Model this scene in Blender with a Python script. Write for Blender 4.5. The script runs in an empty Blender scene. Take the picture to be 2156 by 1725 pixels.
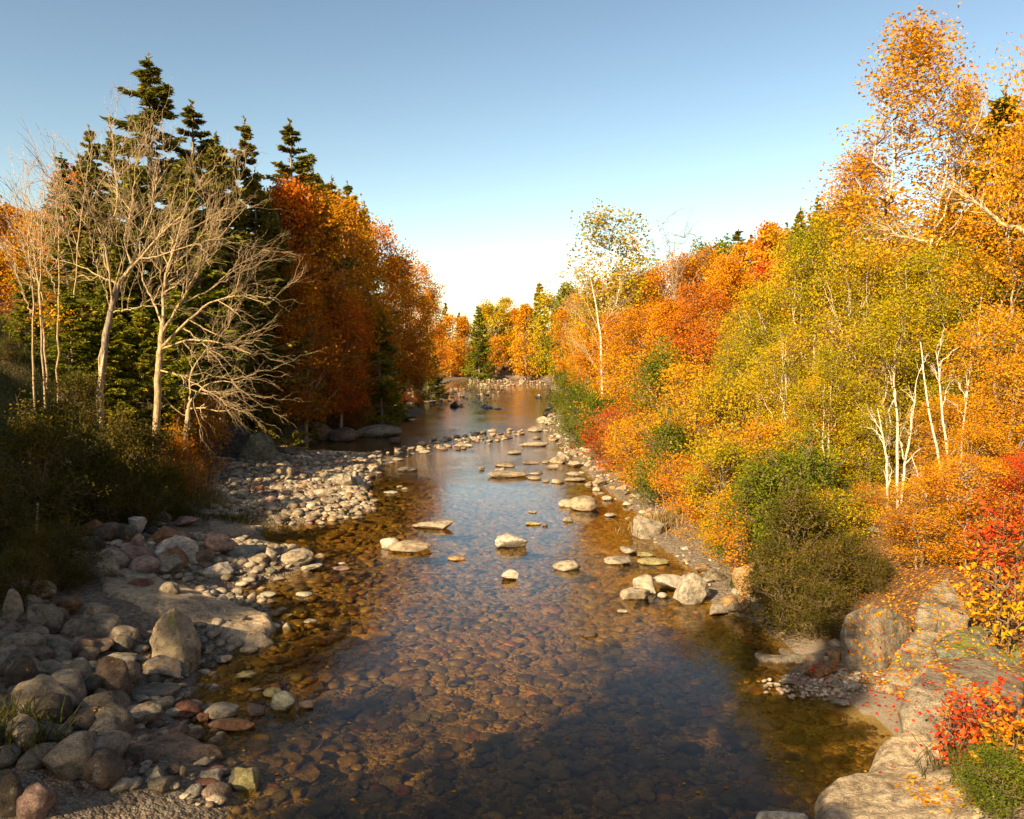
import bpy, bmesh, math, random
import numpy as np
from mathutils import Vector
from mathutils.bvhtree import BVHTree

random.seed(7); rng = np.random.default_rng(7)
scn = bpy.context.scene
col = scn.collection
R = math.radians

# ------------------------------------------------------------------ camera
F = 1692.0; TILT = R(4.29); CH = 7.0
cam = bpy.data.cameras.new('camera'); cam_o = bpy.data.objects.new('camera', cam); col.objects.link(cam_o)
cam_o.location = (0, 0, CH); cam_o.rotation_euler = (R(90) - TILT, 0, 0)
cam.sensor_fit = 'HORIZONTAL'; cam.angle = 2 * math.atan(1078 / F); cam.clip_end = 3000; cam.clip_start = 0.1
scn.camera = cam_o
ct, st = math.cos(TILT), math.sin(TILT)
def ray(px, py):
    u = (px - 1078) / F; v = (862.5 - py) / F
    return np.array([u, ct + v * st, -st + v * ct])
def hit(px, py, z=0.0):
    d = ray(px, py); s = (z - CH) / d[2]
    return np.array([0, 0, CH]) + d * s
def X(px, y):            # world x of an image column at depth y
    return (px - 1078) / F * y
def ZT(py, y):           # world z of an image row at depth y
    d = ray(1078, py); return CH + d[2] / d[1] * y

# ------------------------------------------------------------------ noise
def _h(i, j, k, s):
    n = (i * 374761393 + j * 668265263 + k * 2147483647 + s * 1274126177) & 0xffffffff
    n = ((n ^ (n >> 13)) * 1274126177) & 0xffffffff
    n = n ^ (n >> 16)
    return (n & 0xffff) / 32767.5 - 1.0
def vn(P, s=0):
    P = np.asarray(P, float)
    I = np.floor(P).astype(np.int64); f = P - I; f = f * f * (3 - 2 * f)
    x, y, z = I[..., 0], I[..., 1], I[..., 2]; fx, fy, fz = f[..., 0], f[..., 1], f[..., 2]
    def L(a, b, t): return a + (b - a) * t
    return L(L(L(_h(x, y, z, s), _h(x+1, y, z, s), fx), L(_h(x, y+1, z, s), _h(x+1, y+1, z, s), fx), fy),
             L(L(_h(x, y, z+1, s), _h(x+1, y, z+1, s), fx), L(_h(x, y+1, z+1, s), _h(x+1, y+1, z+1, s), fx), fy), fz)
def fbm(P, s=0, o=3):
    a = 1.0; t = 0
    for k in range(o):
        t = t + a * vn(np.asarray(P) * (2.03 ** k), s + k * 17); a *= .5
    return t
def sstep(t): t = np.clip(t, 0, 1); return t * t * (3 - 2 * t)

# ------------------------------------------------------------------ mesh helpers
def mk_mesh(name, V, Fc, mat=None, smooth=True, attr=None, cattr=None, mats=None, midx=None):
    V = np.ascontiguousarray(V, dtype=np.float32); Fc = np.asarray(Fc, dtype=np.int32)
    me = bpy.data.meshes.new(name)
    k = Fc.shape[1]; n = len(Fc)
    me.vertices.add(len(V)); me.vertices.foreach_set('co', V.ravel())
    me.loops.add(n * k); me.loops.foreach_set('vertex_index', np.ascontiguousarray(Fc).ravel())
    me.polygons.add(n); me.polygons.foreach_set('loop_start', np.arange(0, n * k, k, dtype=np.int32))
    me.update(calc_edges=True)
    me.polygons.foreach_set('use_smooth', np.full(n, smooth, dtype=bool))
    if attr is not None:
        a = me.attributes.new('r', 'FLOAT', 'POINT'); a.data.foreach_set('value', np.asarray(attr, dtype=np.float32))
    if cattr is not None:
        a = me.attributes.new('scol', 'FLOAT_COLOR', 'POINT')
        c = np.ones((len(V), 4), np.float32); c[:, :3] = cattr; a.data.foreach_set('color', c.ravel())
    if mat: me.materials.append(mat)
    if midx is not None:
        me.materials.append(BM['twig']); me.polygons.foreach_set('material_index', np.asarray(midx, dtype=np.int32))
    return me
def link(name, me, parent=None, loc=None):
    o = bpy.data.objects.new(name, me); col.objects.link(o)
    if parent: o.parent = parent
    if loc is not None: o.location = loc
    return o
def tag(o, label=None, cat=None, group=None, kind=None):
    if label: o['label'] = label
    if cat: o['category'] = cat
    if group: o['group'] = group
    if kind: o['kind'] = kind
    return o
def tubes(P, Rr, s=5):
    """P (n,k,3) polylines, Rr (n,k) radii -> verts, quads"""
    n, k, _ = P.shape
    T = np.gradient(P, axis=1); T /= np.linalg.norm(T, axis=2, keepdims=True) + 1e-9
    ref = np.where(np.abs(T[..., 2:3]) > .9, np.array([1., 0, 0]), np.array([0, 0, 1.]))
    ref = np.repeat(ref[:, :1], k, axis=1)
    U = np.cross(T, ref); U /= np.linalg.norm(U, axis=2, keepdims=True) + 1e-9
    W = np.cross(T, U)
    a = np.arange(s) * 2 * math.pi / s
    V = P[:, :, None] + Rr[:, :, None, None] * (np.cos(a)[None, None, :, None] * U[:, :, None] + np.sin(a)[None, None, :, None] * W[:, :, None])
    idx = np.arange(n * k * s).reshape(n, k, s)
    A = idx[:, :-1, :]; B = idx[:, 1:, :]
    Q = np.stack([A, np.roll(A, -1, 2), np.roll(B, -1, 2), B], -1).reshape(-1, 4)
    return V.reshape(-1, 3), Q
def cat(parts):
    Vs, Fs, off = [], [], 0
    for V, Q in parts:
        Vs.append(V); Fs.append(Q + off); off += len(V)
    return np.concatenate(Vs), np.concatenate(Fs)
def unit(n):
    v = rng.normal(size=(n, 3)); return v / np.linalg.norm(v, axis=1, keepdims=True)
def leaves(C, size, aspect=.7, droop=.3, fold=True):
    """diamond leaves centred on C (n,3)"""
    n = len(C); d = unit(n); d[:, 2] -= droop; d /= np.linalg.norm(d, axis=1, keepdims=True)
    w = np.cross(d, unit(n)); w /= np.linalg.norm(w, axis=1, keepdims=True) + 1e-9
    s = (np.asarray(size) * rng.uniform(.45, 1.5, n))[:, None]
    nn = np.cross(d, w)
    tip = C + d * s * .6; base = C - d * s * .4
    l = C + w * s * .5 * aspect + nn * s * .10; r_ = C - w * s * .5 * aspect + nn * s * .10
    V = np.stack([base, l, tip, r_], 1).reshape(-1, 3)
    Q = np.arange(n * 4).reshape(n, 4)
    return V, Q

# ------------------------------------------------------------------ materials
def newmat(name):
    m = bpy.data.materials.new(name); m.use_nodes = True; nt = m.node_tree; nt.nodes.clear()
    out = nt.nodes.new('ShaderNodeOutputMaterial'); return m, nt, out
def N(nt, t, **kw):
    n = nt.nodes.new(t)
    for k, v in kw.items():
        if k == 'inp':
            for a, b in v.items(): n.inputs[a].default_value = b
        else: setattr(n, k, v)
    return n
def mixc(nt, mode, fac, a, b):
    n = nt.nodes.new('ShaderNodeMix'); n.data_type = 'RGBA'; n.blend_type = mode
    for sock, val in ((n.inputs[0], fac), (n.inputs[6], a), (n.inputs[7], b)):
        if isinstance(val, (int, float)): sock.default_value = val
        elif isinstance(val, tuple): sock.default_value = (*val, 1)
        else: nt.links.new(val, sock)
    return n.outputs[2]
def ramp(nt, fac, stops, interp='LINEAR'):
    n = nt.nodes.new('ShaderNodeValToRGB'); n.color_ramp.interpolation = interp
    e = n.color_ramp.elements
    while len(e) < len(stops): e.new(.5)
    for el, (p, c) in zip(e, stops): el.position = p; el.color = (*c, 1)
    nt.links.new(fac, n.inputs[0]); return n.outputs[0]
def mathn(nt, op, a, b=0.0, clamp=False):
    n = nt.nodes.new('ShaderNodeMath'); n.operation = op; n.use_clamp = clamp
    for s, v in zip(n.inputs, (a, b)):
        if isinstance(v, (int, float)): s.default_value = v
        else: nt.links.new(v, s)
    return n.outputs[0]
def maprange(nt, v, a, b, c=0., d=1.):
    n = nt.nodes.new('ShaderNodeMapRange'); nt.links.new(v, n.inputs[0])
    for i, q in enumerate((a, b, c, d)): n.inputs[i + 1].default_value = q
    return n.outputs[0]
def noise(nt, vec, scale, detail=3, rough=.55, dist=0.):
    n = N(nt, 'ShaderNodeTexNoise'); n.inputs['Scale'].default_value = scale
    n.inputs['Detail'].default_value = detail; n.inputs['Roughness'].default_value = rough; n.inputs['Distortion'].default_value = dist
    if vec is not None: nt.links.new(vec, n.inputs['Vector'])
    return n.outputs[0]

def leaf_mat(name, stops, trans=.35):
    m, nt, out = newmat(name)
    a = N(nt, 'ShaderNodeAttribute', attribute_name='r')
    c = ramp(nt, a.outputs['Fac'], [(p, tuple(.84 * q for q in k)) for p, k in stops])
    oi = N(nt, 'ShaderNodeObjectInfo')
    hs = N(nt, 'ShaderNodeHueSaturation')
    nt.links.new(maprange(nt, oi.outputs['Random'], 0, 1, .487, .513), hs.inputs['Hue'])
    nt.links.new(maprange(nt, oi.outputs['Random'], 0, 1, 1.08, .9), hs.inputs['Value'])
    nt.links.new(c, hs.inputs['Color']); c = hs.outputs[0]
    d = N(nt, 'ShaderNodeBsdfDiffuse'); t = N(nt, 'ShaderNodeBsdfTranslucent'); mx = N(nt, 'ShaderNodeMixShader')
    nt.links.new(c, d.inputs[0]); nt.links.new(c, t.inputs[0]); mx.inputs[0].default_value = trans
    nt.links.new(d.outputs[0], mx.inputs[1]); nt.links.new(t.outputs[0], mx.inputs[2])
    nt.links.new(mx.outputs[0], out.inputs[0]); return m
LM = {
 'rust':   leaf_mat('rust_leaves',   [(0, (.26,.07,.01)), (.35, (.52,.16,.013)), (.7, (.70,.25,.016)), (1, (.78,.38,.03))]),
 'orange': leaf_mat('orange_leaves', [(0, (.36,.12,.01)), (.4, (.66,.26,.012)), (.75, (.80,.40,.02)), (1, (.66,.46,.03))]),
 'gold':   leaf_mat('gold_leaves',   [(0, (.38,.15,.01)), (.35, (.68,.28,.012)), (.75, (.82,.42,.018)), (1, (.58,.42,.03))]),
 'lime':   leaf_mat('yellow_green_leaves', [(0, (.12,.12,.01)), (.28, (.28,.26,.012)), (.52, (.48,.37,.015)), (.78, (.72,.44,.015)), (1, (.74,.31,.012))]),
 'green':  leaf_mat('green_leaves',  [(0, (.05,.09,.012)), (.5, (.13,.17,.015)), (.85, (.30,.29,.02)), (1, (.5,.33,.02))]),
 'red':    leaf_mat('red_leaves',    [(0, (.25,.02,.015)), (.4, (.55,.05,.02)), (.7, (.72,.13,.02)), (1, (.78,.28,.03))]),
 'dull':   leaf_mat('dull_shrub_leaves', [(0, (.035,.04,.01)), (.45, (.10,.09,.015)), (.8, (.22,.15,.02)), (1, (.38,.18,.02))]),
 'spruce': leaf_mat('spruce_needles', [(0, (.08,.09,.02)), (.5, (.22,.20,.03)), (.85, (.38,.29,.035)), (1, (.42,.22,.03))], .25),
 'hemlock':leaf_mat('hemlock_needles', [(0, (.08,.11,.014)), (.5, (.25,.25,.02)), (.9, (.50,.40,.028)), (1, (.50,.28,.03))], .28),
 'blade':  leaf_mat('grass_blades', [(0, (.03,.05,.012)), (.5, (.08,.085,.02)), (.8, (.18,.14,.04)), (1, (.3,.22,.07))], .25),
 'straw':  leaf_mat('dry_grass_blades', [(0, (.13,.09,.03)), (.5, (.35,.25,.09)), (1, (.5,.38,.15))], .25),
}
def bark_mat(name, c1, c2, scale=(6, 6, 1.2), bands=False):
    m, nt, out = newmat(name)
    tc = N(nt, 'ShaderNodeTexCoord'); mp = N(nt, 'ShaderNodeMapping'); mp.inputs['Scale'].default_value = scale
    nt.links.new(tc.outputs['Object'], mp.inputs[0])
    n1 = noise(nt, mp.outputs[0], 3, 5, .65)
    c = ramp(nt, n1, [(.32, c1), (.6, c2)])
    if bands:
        mp2 = N(nt, 'ShaderNodeMapping'); mp2.inputs['Scale'].default_value = (3, 3, 14); nt.links.new(tc.outputs['Object'], mp2.inputs[0])
        n2 = noise(nt, mp2.outputs[0], 1.0, 3)
        c = mixc(nt, 'MIX', maprange(nt, n2, .60, .66), c, (.05, .04, .035))
    p = N(nt, 'ShaderNodeBsdfPrincipled'); p.inputs['Roughness'].default_value = .85; p.inputs['Specular IOR Level'].default_value = .2
    nt.links.new(c, p.inputs['Base Color'])
    b = N(nt, 'ShaderNodeBump'); b.inputs['Strength'].default_value = .7; b.inputs['Distance'].default_value = .03
    nt.links.new(n1, b.inputs['Height']); nt.links.new(b.outputs[0], p.inputs['Normal'])
    nt.links.new(p.outputs[0], out.inputs[0]); return m
BM = {
 'grey':  bark_mat('grey_bark', (.10,.075,.055), (.30,.24,.17)),
 'pale':  bark_mat('pale_lichen_bark', (.15,.10,.055), (.52,.37,.20)),
 'birch': bark_mat('birch_bark', (.42,.34,.25), (.68,.60,.48), bands=True),
 'brown': bark_mat('brown_bark', (.07,.045,.03), (.2,.14,.09)),
 'twig':  bark_mat('brown_twigs', (.10,.06,.035), (.24,.16,.09)),
 'bare':  bark_mat('split_pale_wood', (.42,.27,.17), (.62,.45,.30)),
}
def rock_mat(name, mode, moss=False):
    m, nt, out = newmat(name)
    tc = N(nt, 'ShaderNodeTexCoord'); geo = N(nt, 'ShaderNodeNewGeometry')
    vec = geo.outputs['Position']
    if mode == 'obj':
        oi = N(nt, 'ShaderNodeObjectInfo'); base = oi.outputs['Color']
    else:
        a = N(nt, 'ShaderNodeAttribute', attribute_name='scol'); base = a.outputs['Color']
    nA = noise(nt, vec, 1.6, 5, .6, .6); nB = noise(nt, vec, 7, 9, .68); nC = noise(nt, vec, 46, 4, .65)
    c = mixc(nt, 'MULTIPLY', 1.0, base, ramp(nt, nA, [(.32, (.50, .47, .44)), (.50, (1, 1, 1)), (.68, (1.35, 1.27, 1.15))]))
    c = mixc(nt, 'MULTIPLY', .85, c, ramp(nt, nB, [(.34, (.42, .39, .36)), (.5, (1, 1, 1)), (.68, (1.35, 1.33, 1.3))]))
    c = mixc(nt, 'MIX', maprange(nt, noise(nt, vec, 2.7, 4, .7, 1.2), .58, .72, 0, .45), c, (.30, .17, .08))
    c = mixc(nt, 'MULTIPLY', .8, c, ramp(nt, nC, [(.38, (.5, .48, .45)), (.58, (1.15, 1.15, 1.15))]))
    c = mixc(nt, 'MIX', mathn(nt, 'MULTIPLY', maprange(nt, noise(nt, vec, 4.2, 6, .7), .60, .64, 0, .5), maprange(nt, nC, .4, .6)), c, (.42, .41, .33))   # lichen crusts
    if mode == 'obj':   # crack / vein lines, foliation
        mp = N(nt, 'ShaderNodeMapping'); mp.inputs['Scale'].default_value = (1.0, 1.6, 3.2); mp.inputs['Rotation'].default_value = (.35, .5, 0)
        nt.links.new(vec, mp.inputs[0])
        nF = noise(nt, mp.outputs[0], 2.2, 5, .65, .8)
        c = mixc(nt, 'MULTIPLY', .7, c, ramp(nt, nF, [(.36, (.6, .56, .52)), (.46, (1, 1, 1)), (.8, (1.12, 1.12, 1.1))]))
    if moss:
        sx = N(nt, 'ShaderNodeSeparateXYZ'); nt.links.new(geo.outputs['Normal'], sx.inputs[0])
        f = mathn(nt, 'MULTIPLY', maprange(nt, noise(nt, vec, 3.2, 4), .52, .6), maprange(nt, sx.outputs[2], .35, .8))
        c = mixc(nt, 'MIX', f, c, (.16, .17, .02))
    sz = N(nt, 'ShaderNodeSeparateXYZ'); nt.links.new(geo.outputs['Position'], sz.inputs[0])
    wl = mathn(nt, 'ADD', sz.outputs[2], mathn(nt, 'MULTIPLY', mathn(nt, 'SUBTRACT', nB, .5), .12))
    wet = maprange(nt, wl, .05, .015)
    c = mixc(nt, 'MULTIPLY', wet, c, (.42, .33, .22))
    p = N(nt, 'ShaderNodeBsdfPrincipled'); nt.links.new(c, p.inputs['Base Color'])
    nt.links.new(maprange(nt, wet, 0, 1, .8, .35), p.inputs['Roughness']); p.inputs['Specular IOR Level'].default_value = .3
    h = mathn(nt, 'ADD', mathn(nt, 'MULTIPLY', nB, .7), mathn(nt, 'MULTIPLY', nC, .34))
    if mode == 'obj': h = mathn(nt, 'ADD', h, mathn(nt, 'MULTIPLY', nF, .8))
    b = N(nt, 'ShaderNodeBump'); b.inputs['Strength'].default_value = .8; b.inputs['Distance'].default_value = .16 if mode == 'obj' else .04
    nt.links.new(h, b.inputs['Height']); nt.links.new(b.outputs[0], p.inputs['Normal'])
    nt.links.new(p.outputs[0], out.inputs[0]); return m
ROCK = rock_mat('river_rock', 'obj'); ROCKM = rock_mat('mossy_rock', 'obj', True); PEB = rock_mat('pebbles', 'attr')

# ------------------------------------------------------------------ terrain
Ledge = [(480,1725),(500,1640),(410,1560),(400,1480),(425,1400),(560,1350),(575,1285),(480,1248),(640,1200),(645,1165),(560,1138),(540,1112),
         (700,1094),(775,1075),(768,1020),(800,985),(850,962),(700,957),(560,955),(600,944),(690,925),(838,905),(835,888),(895,868),(860,845),(905,822),(945,803),(990,796)]
Redge = [(1740,1725),(1885,1590),(1880,1540),(1800,1490),(1690,1455),(1640,1430),(1700,1390),(1640,1350),(1590,1305),(1500,1285),(1480,1215),(1400,1160),(1345,1120),
         (1340,1080),(1260,1020),(1215,975),(1190,945),(1155,905),(1150,880),(1170,845),(1168,815),(1135,800),(1100,797)]
LE = np.array([[-4.6, -12]] + [hit(*p)[:2].tolist() for p in Ledge]); RE = np.array([[5.0, -12]] + [hit(*p)[:2].tolist() for p in Redge])
POLY = np.concatenate([LE, RE[::-1]])
def poly_sd(x, y, poly):
    """signed distance, positive outside"""
    x = np.asarray(x, float); y = np.asarray(y, float)
    best = np.full(x.shape, 1e9); inside = np.zeros(x.shape, bool)
    n = len(poly)
    for i in range(n):
        a = poly[i]; b = poly[(i + 1) % n]; e = b - a
        t = np.clip(((x - a[0]) * e[0] + (y - a[1]) * e[1]) / (e @ e + 1e-12), 0, 1)
        d = (x - a[0] - t * e[0]) ** 2 + (y - a[1] - t * e[1]) ** 2
        best = np.minimum(best, d)
        c = ((a[1] > y) != (b[1] > y)) & (x < (b[0] - a[0]) * (y - a[1]) / (b[1] - a[1] + 1e-12) + a[0])
        inside ^= c
    d = np.sqrt(best); return np.where(inside, -d, d)
FOOT = np.array([[-9.0, -20], [-9.3, 10], [-10.6, 15], [-12.3, 19], [-15.0, 27], [-14.6, 31], [-13.6, 34], [-16.0, 42], [-19.5, 50], [-21, 60], [-12.5, 74], [-13, 90], [-16, 130], [-19, 200], [-19, 400]])
def height(x, y):
    x = np.asarray(x, float); y = np.asarray(y, float)
    sd = poly_sd(x, y, POLY)
    mid = np.interp(y, RE[:, 1], RE[:, 0]) * .5 + np.interp(y, LE[:, 1], LE[:, 0]) * .5
    P = np.stack([x, y, np.zeros_like(x)], -1)
    nz = fbm(P * .35, 3, 3); nf = fbm(P * 1.4, 9, 3)
    bed = -.62 * sstep(-sd / 3.0) - .04 + .05 * nz
    rf = np.exp(-((y - 62) / 9.0) ** 2) * .32 + np.exp(-((y - 110) / 25.0) ** 2) * .2
    bed = np.minimum(bed + rf * (sd < -.3), -.07 - .02 * nz) 
    bs = np.interp(y, [10, 22, 27, 34, 36, 60], [.2, .19, .13, .08, .035, .05])
    s = np.maximum(sd, 0)
    beach = .20 * (1 - np.exp(-s / .8)) + bs * np.minimum(s, 12)
    u = np.maximum(0, np.interp(y, FOOT[:, 1], FOOT[:, 0]) - x)
    sl = np.interp(y, [10, 30, 60, 80, 120], [.85, .8, .6, .6, .4])
    hill = sl * np.minimum(u, 11) + .12 * np.clip(u - 11, 0, 8) + .32 * np.clip(u - 19, 0, 60)
    left = np.minimum(beach, 2.2) + hill
    k = np.interp(y, [10, 16, 24, 40, 80, 150], [1.2, 2.6, 2.2, 1.5, 1.0, 1.0])
    right = .12 * (1 - np.exp(-s / .5)) + .10 * s + .42 * np.clip(s - k, 0, 8) + .20 * np.clip(s - 10, 0, 15) + .30 * np.clip(s - 25, 0, 60)
    land = np.where(x < mid, left, right)
    far = sstep((y - 205) / 30)
    land = land * (1 - far) + far * np.minimum(land, 3 + .06 * np.maximum(0, y - 220))
    land = land + (.07 * nf + .10 * nz) * sstep(s / 2.5) + .30 * nz * sstep((s - 5) / 8)
    land = np.maximum(land, .03)
    return np.where(sd > 0, land, bed)
def H1(x, y): return float(height(np.array([x]), np.array([y]))[0])
def hitT(px, py):
    """where the image ray meets the terrain (or the water)"""
    d = ray(px, py); ts = np.concatenate([np.arange(9, 60, .1), np.arange(60, 320, .5)]) / d[1]
    P = np.array([0, 0, CH]) + ts[:, None] * d
    hh = np.maximum(height(P[:, 0], P[:, 1]), 0)
    i = np.argmax(P[:, 2] <= hh)
    return np.array([P[i, 0], P[i, 1], hh[i]])

def axis(lo, hi, f, fine, g):
    v = [f]; s = fine
    while v[-1] < hi: v.append(v[-1] + s); s *= g
    return v
ys = [-14, -8, -2, 3, 7]; s = .16; y = 9.0
while y < 420: ys.append(y); y += max(.16, (y - 9) * .0052 + .14)
xs = [0.0]; x = 0.
while x < 330: x += max(.2, (abs(x) - 14) * .06 + .2); xs.append(x)
xs = np.array(sorted([-v for v in xs[1:]] + xs)); ys = np.array(ys)
GX, GY = np.meshgrid(xs, ys); GZ = height(GX, GY)
V = np.stack([GX, GY, GZ], -1).reshape(-1, 3)
ny, nx = GX.shape; idx = np.arange(nx * ny).reshape(ny, nx)
Q = np.stack([idx[:-1, :-1], idx[:-1, 1:], idx[1:, 1:], idx[1:, :-1]], -1).reshape(-1, 4)
def ground_mat():
    m, nt, out = newmat('ground')
    geo = N(nt, 'ShaderNodeNewGeometry'); vec = geo.outputs['Position']
    a = N(nt, 'ShaderNodeAttribute', attribute_name='r')
    sz = N(nt, 'ShaderNodeSeparateXYZ'); nt.links.new(vec, sz.inputs[0])
    # gravel
    v1 = N(nt, 'ShaderNodeTexVoronoi'); v1.inputs['Scale'].default_value = 9; nt.links.new(vec, v1.inputs['Vector'])
    v2 = N(nt, 'ShaderNodeTexVoronoi'); v2.inputs['Scale'].default_value = 24; nt.links.new(vec, v2.inputs['Vector'])
    sp = N(nt, 'ShaderNodeSeparateColor'); nt.links.new(v1.outputs['Color'], sp.inputs[0])
    sp2 = N(nt, 'ShaderNodeSeparateColor'); nt.links.new(v2.outputs['Color'], sp2.inputs[0])
    stops = [(0, (.09,.07,.05)), (.3, (.2,.15,.10)), (.55, (.26,.22,.17)), (.8, (.32,.2,.11)), (1, (.42,.36,.27))]
    g = mixc(nt, 'MIX', .55, ramp(nt, sp.outputs[0], stops), ramp(nt, sp2.outputs[0], stops))
    g = mixc(nt, 'MULTIPLY', .8, g, ramp(nt, v2.outputs['Distance'], [(.0, (1.15,1.15,1.15)), (.55, (.5,.5,.5))]))
    bedc = mixc(nt, 'MULTIPLY', 1.0, g, (.92, .72, .31))
    und = maprange(nt, sz.outputs[2], .03, -.10)
    g = mixc(nt, 'MIX', und, g, bedc)
    # soil with leaf litter
    n1 = noise(nt, vec, 11, 5, .7); n2 = noise(nt, vec, .6, 4)
    soil = ramp(nt, n1, [(.3, (.035,.025,.014)), (.5, (.11,.06,.025)), (.62, (.26,.11,.03)), (.75, (.36,.17,.05))])
    grn = ramp(nt, n1, [(.3, (.02,.028,.01)), (.6, (.06,.07,.02)), (.8, (.12,.11,.035))])
    left = maprange(nt, sz.outputs[0], -7, -9)
    near = mathn(nt, 'MULTIPLY', left, maprange(nt, sz.outputs[1], 46, 36))
    soil = mixc(nt, 'MIX', mathn(nt, 'MULTIPLY', near, maprange(nt, n2, .35, .55, .6, 1)), soil, grn)
    sand = ramp(nt, noise(nt, vec, 30, 4, .7), [(.3, (.13,.10,.07)), (.7, (.25,.20,.145))])
    sp3 = N(nt, 'ShaderNodeSeparateXYZ')
    c = mixc(nt, 'MIX', a.outputs['Fac'], g, soil)
    b2 = N(nt, 'ShaderNodeAttribute', attribute_name='sand')
    c = mixc(nt, 'MIX', b2.outputs['Fac'], c, sand)
    p = N(nt, 'ShaderNodeBsdfPrincipled'); p.inputs['Roughness'].default_value = .9; p.inputs['Specular IOR Level'].default_value = .2
    nt.links.new(c, p.inputs['Base Color'])
    h = mathn(nt, 'ADD', mathn(nt, 'MULTIPLY', v1.outputs['Distance'], -.5), mathn(nt, 'MULTIPLY', v2.outputs['Distance'], -.25))
    h = mathn(nt, 'MULTIPLY', h, mathn(nt, 'SUBTRACT', 1, b2.outputs['Fac']))
    h = mathn(nt, 'ADD', h, mathn(nt, 'MULTIPLY', n1, .3))
    b = N(nt, 'ShaderNodeBump'); b.inputs['Strength'].default_value = .9; b.inputs['Distance'].default_value = .12
    nt.links.new(h, b.inputs['Height']); nt.links.new(b.outputs[0], p.inputs['Normal'])
    nt.links.new(p.outputs[0], out.inputs[0]); return m
sdv = poly_sd(V[:, 0], V[:, 1], POLY)
foot = np.interp(V[:, 1], FOOT[:, 1], FOOT[:, 0])
soilL = sstep((foot + .6 - V[:, 0]) / 1.2); soilR = sstep((sdv - 1.6) / 1.4)
isL = V[:, 0] < -2
soil = np.where(isL, np.where(V[:, 1] > 68, np.maximum(soilL, sstep((sdv - 1) / 2)), soilL), soilR)
def gauss2(px, py, rx, ry):
    c = hit(px, py, .1); return np.exp(-((V[:, 0] - c[0]) / rx) ** 2 - ((V[:, 1] - c[1]) / ry) ** 2)
sandv = sstep(2.2 * np.maximum.reduce([gauss2(1800, 1400, 1.7, 1.6), gauss2(1850, 1470, 1.1, 2.0), gauss2(1900, 1540, .6, 1.2), gauss2(400, 1210, 1.6, 1.6), gauss2(330, 1225, 1.6, 1.0)]) - .5)
gm = ground_mat()
me = mk_mesh('ground', V, Q, gm, True, attr=np.where(sdv > 0, soil, 0))
aa = me.attributes.new('sand', 'FLOAT', 'POINT'); aa.data.foreach_set('value', sandv.astype(np.float32))
tag(link('ground', me), kind='structure')
BV, BF = [], []; V0, Q0 = V, Q

# ------------------------------------------------------------------ water
def water_mat():
    m, nt, out = newmat('river_water')
    geo = N(nt, 'ShaderNodeNewGeometry'); sz = N(nt, 'ShaderNodeSeparateXYZ'); nt.links.new(geo.outputs['Position'], sz.inputs[0])
    mp = N(nt, 'ShaderNodeMapping'); mp.inputs['Scale'].default_value = (1.0, .55, 1); nt.links.new(geo.outputs['Position'], mp.inputs[0])
    n1 = noise(nt, mp.outputs[0], 1.3, 3, .55, .5); n2 = noise(nt, mp.outputs[0], 5.5, 3, .6, .8)
    n3 = noise(nt, geo.outputs['Position'], .22, 2)
    # riffles: rough water in the stony reaches
    rf = N(nt, 'ShaderNodeFloatCurve')
    nt.links.new(maprange(nt, sz.outputs[1], 0, 200), rf.inputs[1])
    cv = rf.mapping.curves[0]; pts = [(0, .04), (.09, .05), (.125, .35), (.15, .08), (.19, .10), (.225, .5), (.29, .9), (.36, .7), (.42, .3), (.55, .45), (.7, .7), (1, .6)]
    for i, q in enumerate(pts):
        if i < 2: cv.points[i].location = q
        else: cv.points.new(*q)
    rf.mapping.update()
    st_ = mathn(nt, 'MULTIPLY', rf.outputs[0], maprange(nt, n3, .35, .6, .35, 1.2))
    h = mathn(nt, 'ADD', mathn(nt, 'MULTIPLY', n1, .022), mathn(nt, 'MULTIPLY', mathn(nt, 'MULTIPLY', n2, st_), .17))
    h = mathn(nt, 'ADD', h, mathn(nt, 'MULTIPLY', n2, .011))
    b = N(nt, 'ShaderNodeBump'); b.inputs['Strength'].default_value = 1; b.inputs['Distance'].default_value = .35
    nt.links.new(h, b.inputs['Height'])
    dp = N(nt, 'ShaderNodeVectorMath', operation='DOT_PRODUCT'); nt.links.new(b.outputs[0], dp.inputs[0]); nt.links.new(geo.outputs['Incoming'], dp.inputs[1])
    k1 = mathn(nt, 'SUBTRACT', 1.0, mathn(nt, 'MINIMUM', mathn(nt, 'ABSOLUTE', dp.outputs['Value']), 1.0))
    frv = mathn(nt, 'ADD', mathn(nt, 'MULTIPLY', mathn(nt, 'POWER', k1, 5.0), .98), .012)   # Schlick, the same from both sides
    g = N(nt, 'ShaderNodeBsdfGlossy'); g.inputs['Roughness'].default_value = .03; g.inputs['Color'].default_value = (1, 1, 1, 1); nt.links.new(b.outputs[0], g.inputs['Normal'])
    t = N(nt, 'ShaderNodeBsdfTransparent'); t.inputs[0].default_value = (.91, .82, .52, 1)
    mx = N(nt, 'ShaderNodeMixShader'); nt.links.new(mathn(nt, 'MULTIPLY', frv, 1.0, True), mx.inputs[0])
    nt.links.new(t.outputs[0], mx.inputs[1]); nt.links.new(g.outputs[0], mx.inputs[2])
    nt.links.new(mx.outputs[0], out.inputs[0]); return m
wv = np.array([[-60, -14, 0], [60, -14, 0], [60, 240, 0], [-60, 240, 0]], float)
tag(link('river_water', mk_mesh('river_water', wv, [[0, 1, 2, 3]], water_mat())), kind='structure')

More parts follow.
